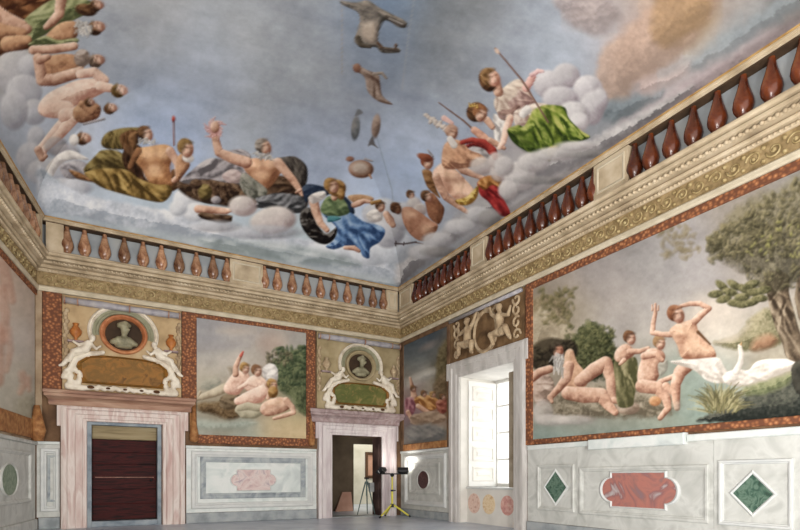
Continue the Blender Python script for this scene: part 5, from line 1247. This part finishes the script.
def paint_small(q):
    q.bg([(410,345,84,92,98),(430,335,74,84,94),(445,345,96,90,80),(415,365,112,118,118),(435,355,100,104,104),(425,375,176,170,158),(410,378,140,134,122),(440,375,96,90,70),(445,365,84,76,54),(430,392,150,140,124),(412,392,150,128,122),(445,395,120,96,72),
          (410,412,140,112,116),(440,412,146,110,90),(415,432,116,110,106),(440,430,128,116,100),(425,440,130,116,98)], 8)
    q.noise(10, 12, 4, (1,.97,.9), .6, 1.6, -.5); q.noise(4, 7, 14)
    q.oval((428,346,8,3), [(160,140,130)]*3, -.5, a=.5, soft=2); q.oval((424,376,18,4), [(150,148,142),(200,196,186),(216,212,204)], -.35, a=.8, soft=3); q.oval((415,385,8,4), WARMC, -.3, a=.6, soft=3)
    q.poly([(438,352),(450,340),(452,380),(444,392),(436,380)], [(60,52,34),(96,84,56),(120,108,76)], ragged=.8, soft=2, grain=.4)
    q.poly([(434,384),(450,372),(452,400),(450,418),(438,406)], [(66,50,32),(104,84,58),(134,112,82)], ragged=1, soft=2, grain=.4, a=.85)
    q.limb([(410,378,1.2),(412,386,1.8),(414,396,3.2),(411,406,3.6)], SKIN); q.head(413.5, 389, 3.2, .2)
    q.poly([(405,400),(412,397),(416,404),(413,414),(406,415)], [(120,64,76),(170,112,122),(204,160,160)], fold=.6, ang=1.2)
    q.poly([(414,400),(422,395),(432,396),(440,402),(434,410),(422,410)], [(140,84,40),(198,138,74),(224,180,122)], fold=.7, ang=.6)
    q.head(424, 394, 3.2, .1); q.head(433, 394.5, 3.0, -.2, hair=BLOND)
    q.poly([(436,402),(446,399),(449,409),(440,414)], [(110,50,40),(158,88,70),(190,130,104)], fold=.6); q.head(443, 397, 3.2, -.2)
    q.limb([(418,406,2.4),(426,411,2.2),(433,415,1.4)], SKIN); q.limb([(408,412,2.2),(412,420,1.6)], SKIN)
    q.poly([(410,417),(424,412),(440,413),(446,420),(430,424),(414,425)], [(120,96,76),(156,130,106),(178,154,130)], fold=.5, ragged=.6)
    q.poly([(408,428),(430,424),(446,430),(440,440),(412,441)], [(88,90,92),(122,120,116),(148,144,136)], ragged=1, soft=2, a=.8, fold=.4, ang=.1)
fresco('right', .20, 2.34, 1.98, 4.76, 120, 240, paint_small, 'narrow stormy sky fresco between room corner and window',
       frame=[('frame_corner_stile', .04, .20, 1.80, 4.87, M['brownwall'], .045), ('frame_window_stile', 2.34, 2.46, 1.80, 4.86, M['brownwall'], .045), ('frame_top', .20, 2.34, 4.76, 4.87, M['brownwall'], .05), ('frame_bottom', .20, 2.34, 1.81, 1.98, M['orangeplain'], .05)])

def paint_left(q):
    q.bg([(5,280,186,160,140),(20,300,196,180,166),(30,330,190,178,164),(10,330,200,184,170),(25,370,190,182,168),(30,400,180,172,152),(10,400,184,178,164),(5,430,170,160,140),(-20,350,190,176,160)], 20)
    q.noise(14, 9, 4, (1,.95,.9)); q.noise(5, 6, 14)
    for P in ([(2,262,5),(6,280,6),(12,300,4)], [(0,290,6),(5,312,5),(4,340,4)], [(8,330,4),(10,350,4),(6,370,3)], [(22,374,4),(24,384,4),(20,392,3)], [(28,378,3),(29,390,2)], [(-6,330,10),(-4,380,8)]):
        q.limb(P, [(176,116,92),(206,156,132),(220,184,164)], a=.55, seed=P[0][1], soft=2)
    q.oval((14,262,5,5), [(190,100,60)]*3, a=.7, soft=2); q.oval((22,340,12,20), [(200,192,186)]*3, a=.5, soft=6); q.poly([(18,400),(34,396),(36,424),(14,424)], [(120,120,96),(156,150,126),(176,168,144)], a=.6, soft=4, ragged=1)
fl = fresco('left', .10, 3.6, 2.22, 4.76, 160, 220, paint_left, 'pale pinkish fresco on the sliver of left wall',
       frame=[('frame_top', .06, 3.7, 4.76, 4.87, M['orange'], .055), ('frame_bottom', .10, 3.7, 1.84, 2.22, M['orangeplain'], .05)])
bm = NB(); tube(bm, [W('left', .22, .10, 1.80), W('left', .24, .11, 2.0), W('left', .28, .10, 2.5)], [.10, .14, .05], 12); obj('rolled_edge', bm, M['orangeplain'], fl, smooth=True)

# painted border at the left end of the back wall, beside the big relief
br = thing('painted_border', 'orange guilloche border strip at left end of back wall', 'wall border', W('back', -8.26, .02, 2.9))
bm = NB(); wbox(bm, 'back', -8.42, -8.09, .002, .05, 2.87, 4.87, .012); obj('guilloche_band', bm, M['orange'], br)
bm = NB(); wbox(bm, 'back', LX+.01, -8.43, .002, .03, 1.81, 4.87); obj('taupe_strip', bm, M['taupewall'], br)

# ------------------------------------------------------------------ light
w = bpy.data.worlds.new('World'); SC.world = w; w.use_nodes = True
bg = w.node_tree.nodes['Background']; bg.inputs['Color'].default_value = (1.0, .985, .96, 1); bg.inputs['Strength'].default_value = 1.35
def area(name, loc, rot, sx, sy, e, c=(1, 1, 1)):
    l = bpy.data.lights.new(name, 'AREA'); l.shape = 'RECTANGLE'; l.size = sx; l.size_y = sy; l.energy = e; l.color = c
    o = bpy.data.objects.new(name, l); o.location = loc; o.rotation_euler = rot; link(o); return o
def spot(name, loc, to, e, size=1.6, r=.05, c=(1, .97, .92)):
    l = bpy.data.lights.new(name, 'SPOT'); l.energy = e; l.spot_size = size; l.spot_blend = .8; l.shadow_soft_size = r; l.color = c
    o = bpy.data.objects.new(name, l); o.location = loc; o.rotation_euler = (Vector(to)-Vector(loc)).to_track_quat('-Z', 'Y').to_euler(); link(o); return o
spot('lamp_light_right', (-.24, -.52, 1.30), (0, -.72, 1.62), 26)
spot('lamp_light_left', (-1.0, -.50, 1.30), (-.45, .0, 1.95), 16)
area('far_room_daylight', (0.8, 4.4, 3.15), (0, 0, 0), 3.0, 2.6, 85, (1, .97, .9))
area('flood_lamp_left', (-9.3, -12.6, .5), ((Vector((-5.5,-5,8))-Vector((-9.3,-12.6,.5))).to_track_quat('-Z','Y').to_euler()), 1.6, 1.6, 500, (1, .97, .93))  # added fill light, out of view, aimed up to brighten the ceiling
area('flood_lamp_right', (-4.4, -13.4, .5), ((Vector((-3.5,-5,8))-Vector((-4.4,-13.4,.5))).to_track_quat('-Z','Y').to_euler()), 1.6, 1.6, 500, (1, .97, .93))  # second added fill for the vault, unseen behind the camera
area('window_daylight', (1.35, -3.8, 2.2), (0, math.radians(90), 0), 2.5, 1.8, 42, (.95, .98, 1))

# ------------------------------------------------------------------ camera
cd = bpy.data.cameras.new('Camera'); cd.sensor_width = 36; cd.lens = F/800*36; cd.shift_y = (478-265)/800; cd.clip_end = 200
co = bpy.data.objects.new('Camera', cd); co.location = CAM; co.rotation_euler = (PI/2, 0, -YAW); link(co); SC.camera = co
SC.view_settings.view_transform = 'Standard'; SC.view_settings.look = 'None'; SC.view_settings.gamma = 1.0; SC.view_settings.use_curve_mapping = False
SC.view_settings.exposure = 0.22
SC.cycles.use_denoising = True; SC.cycles.max_bounces = 8; SC.cycles.diffuse_bounces = 5
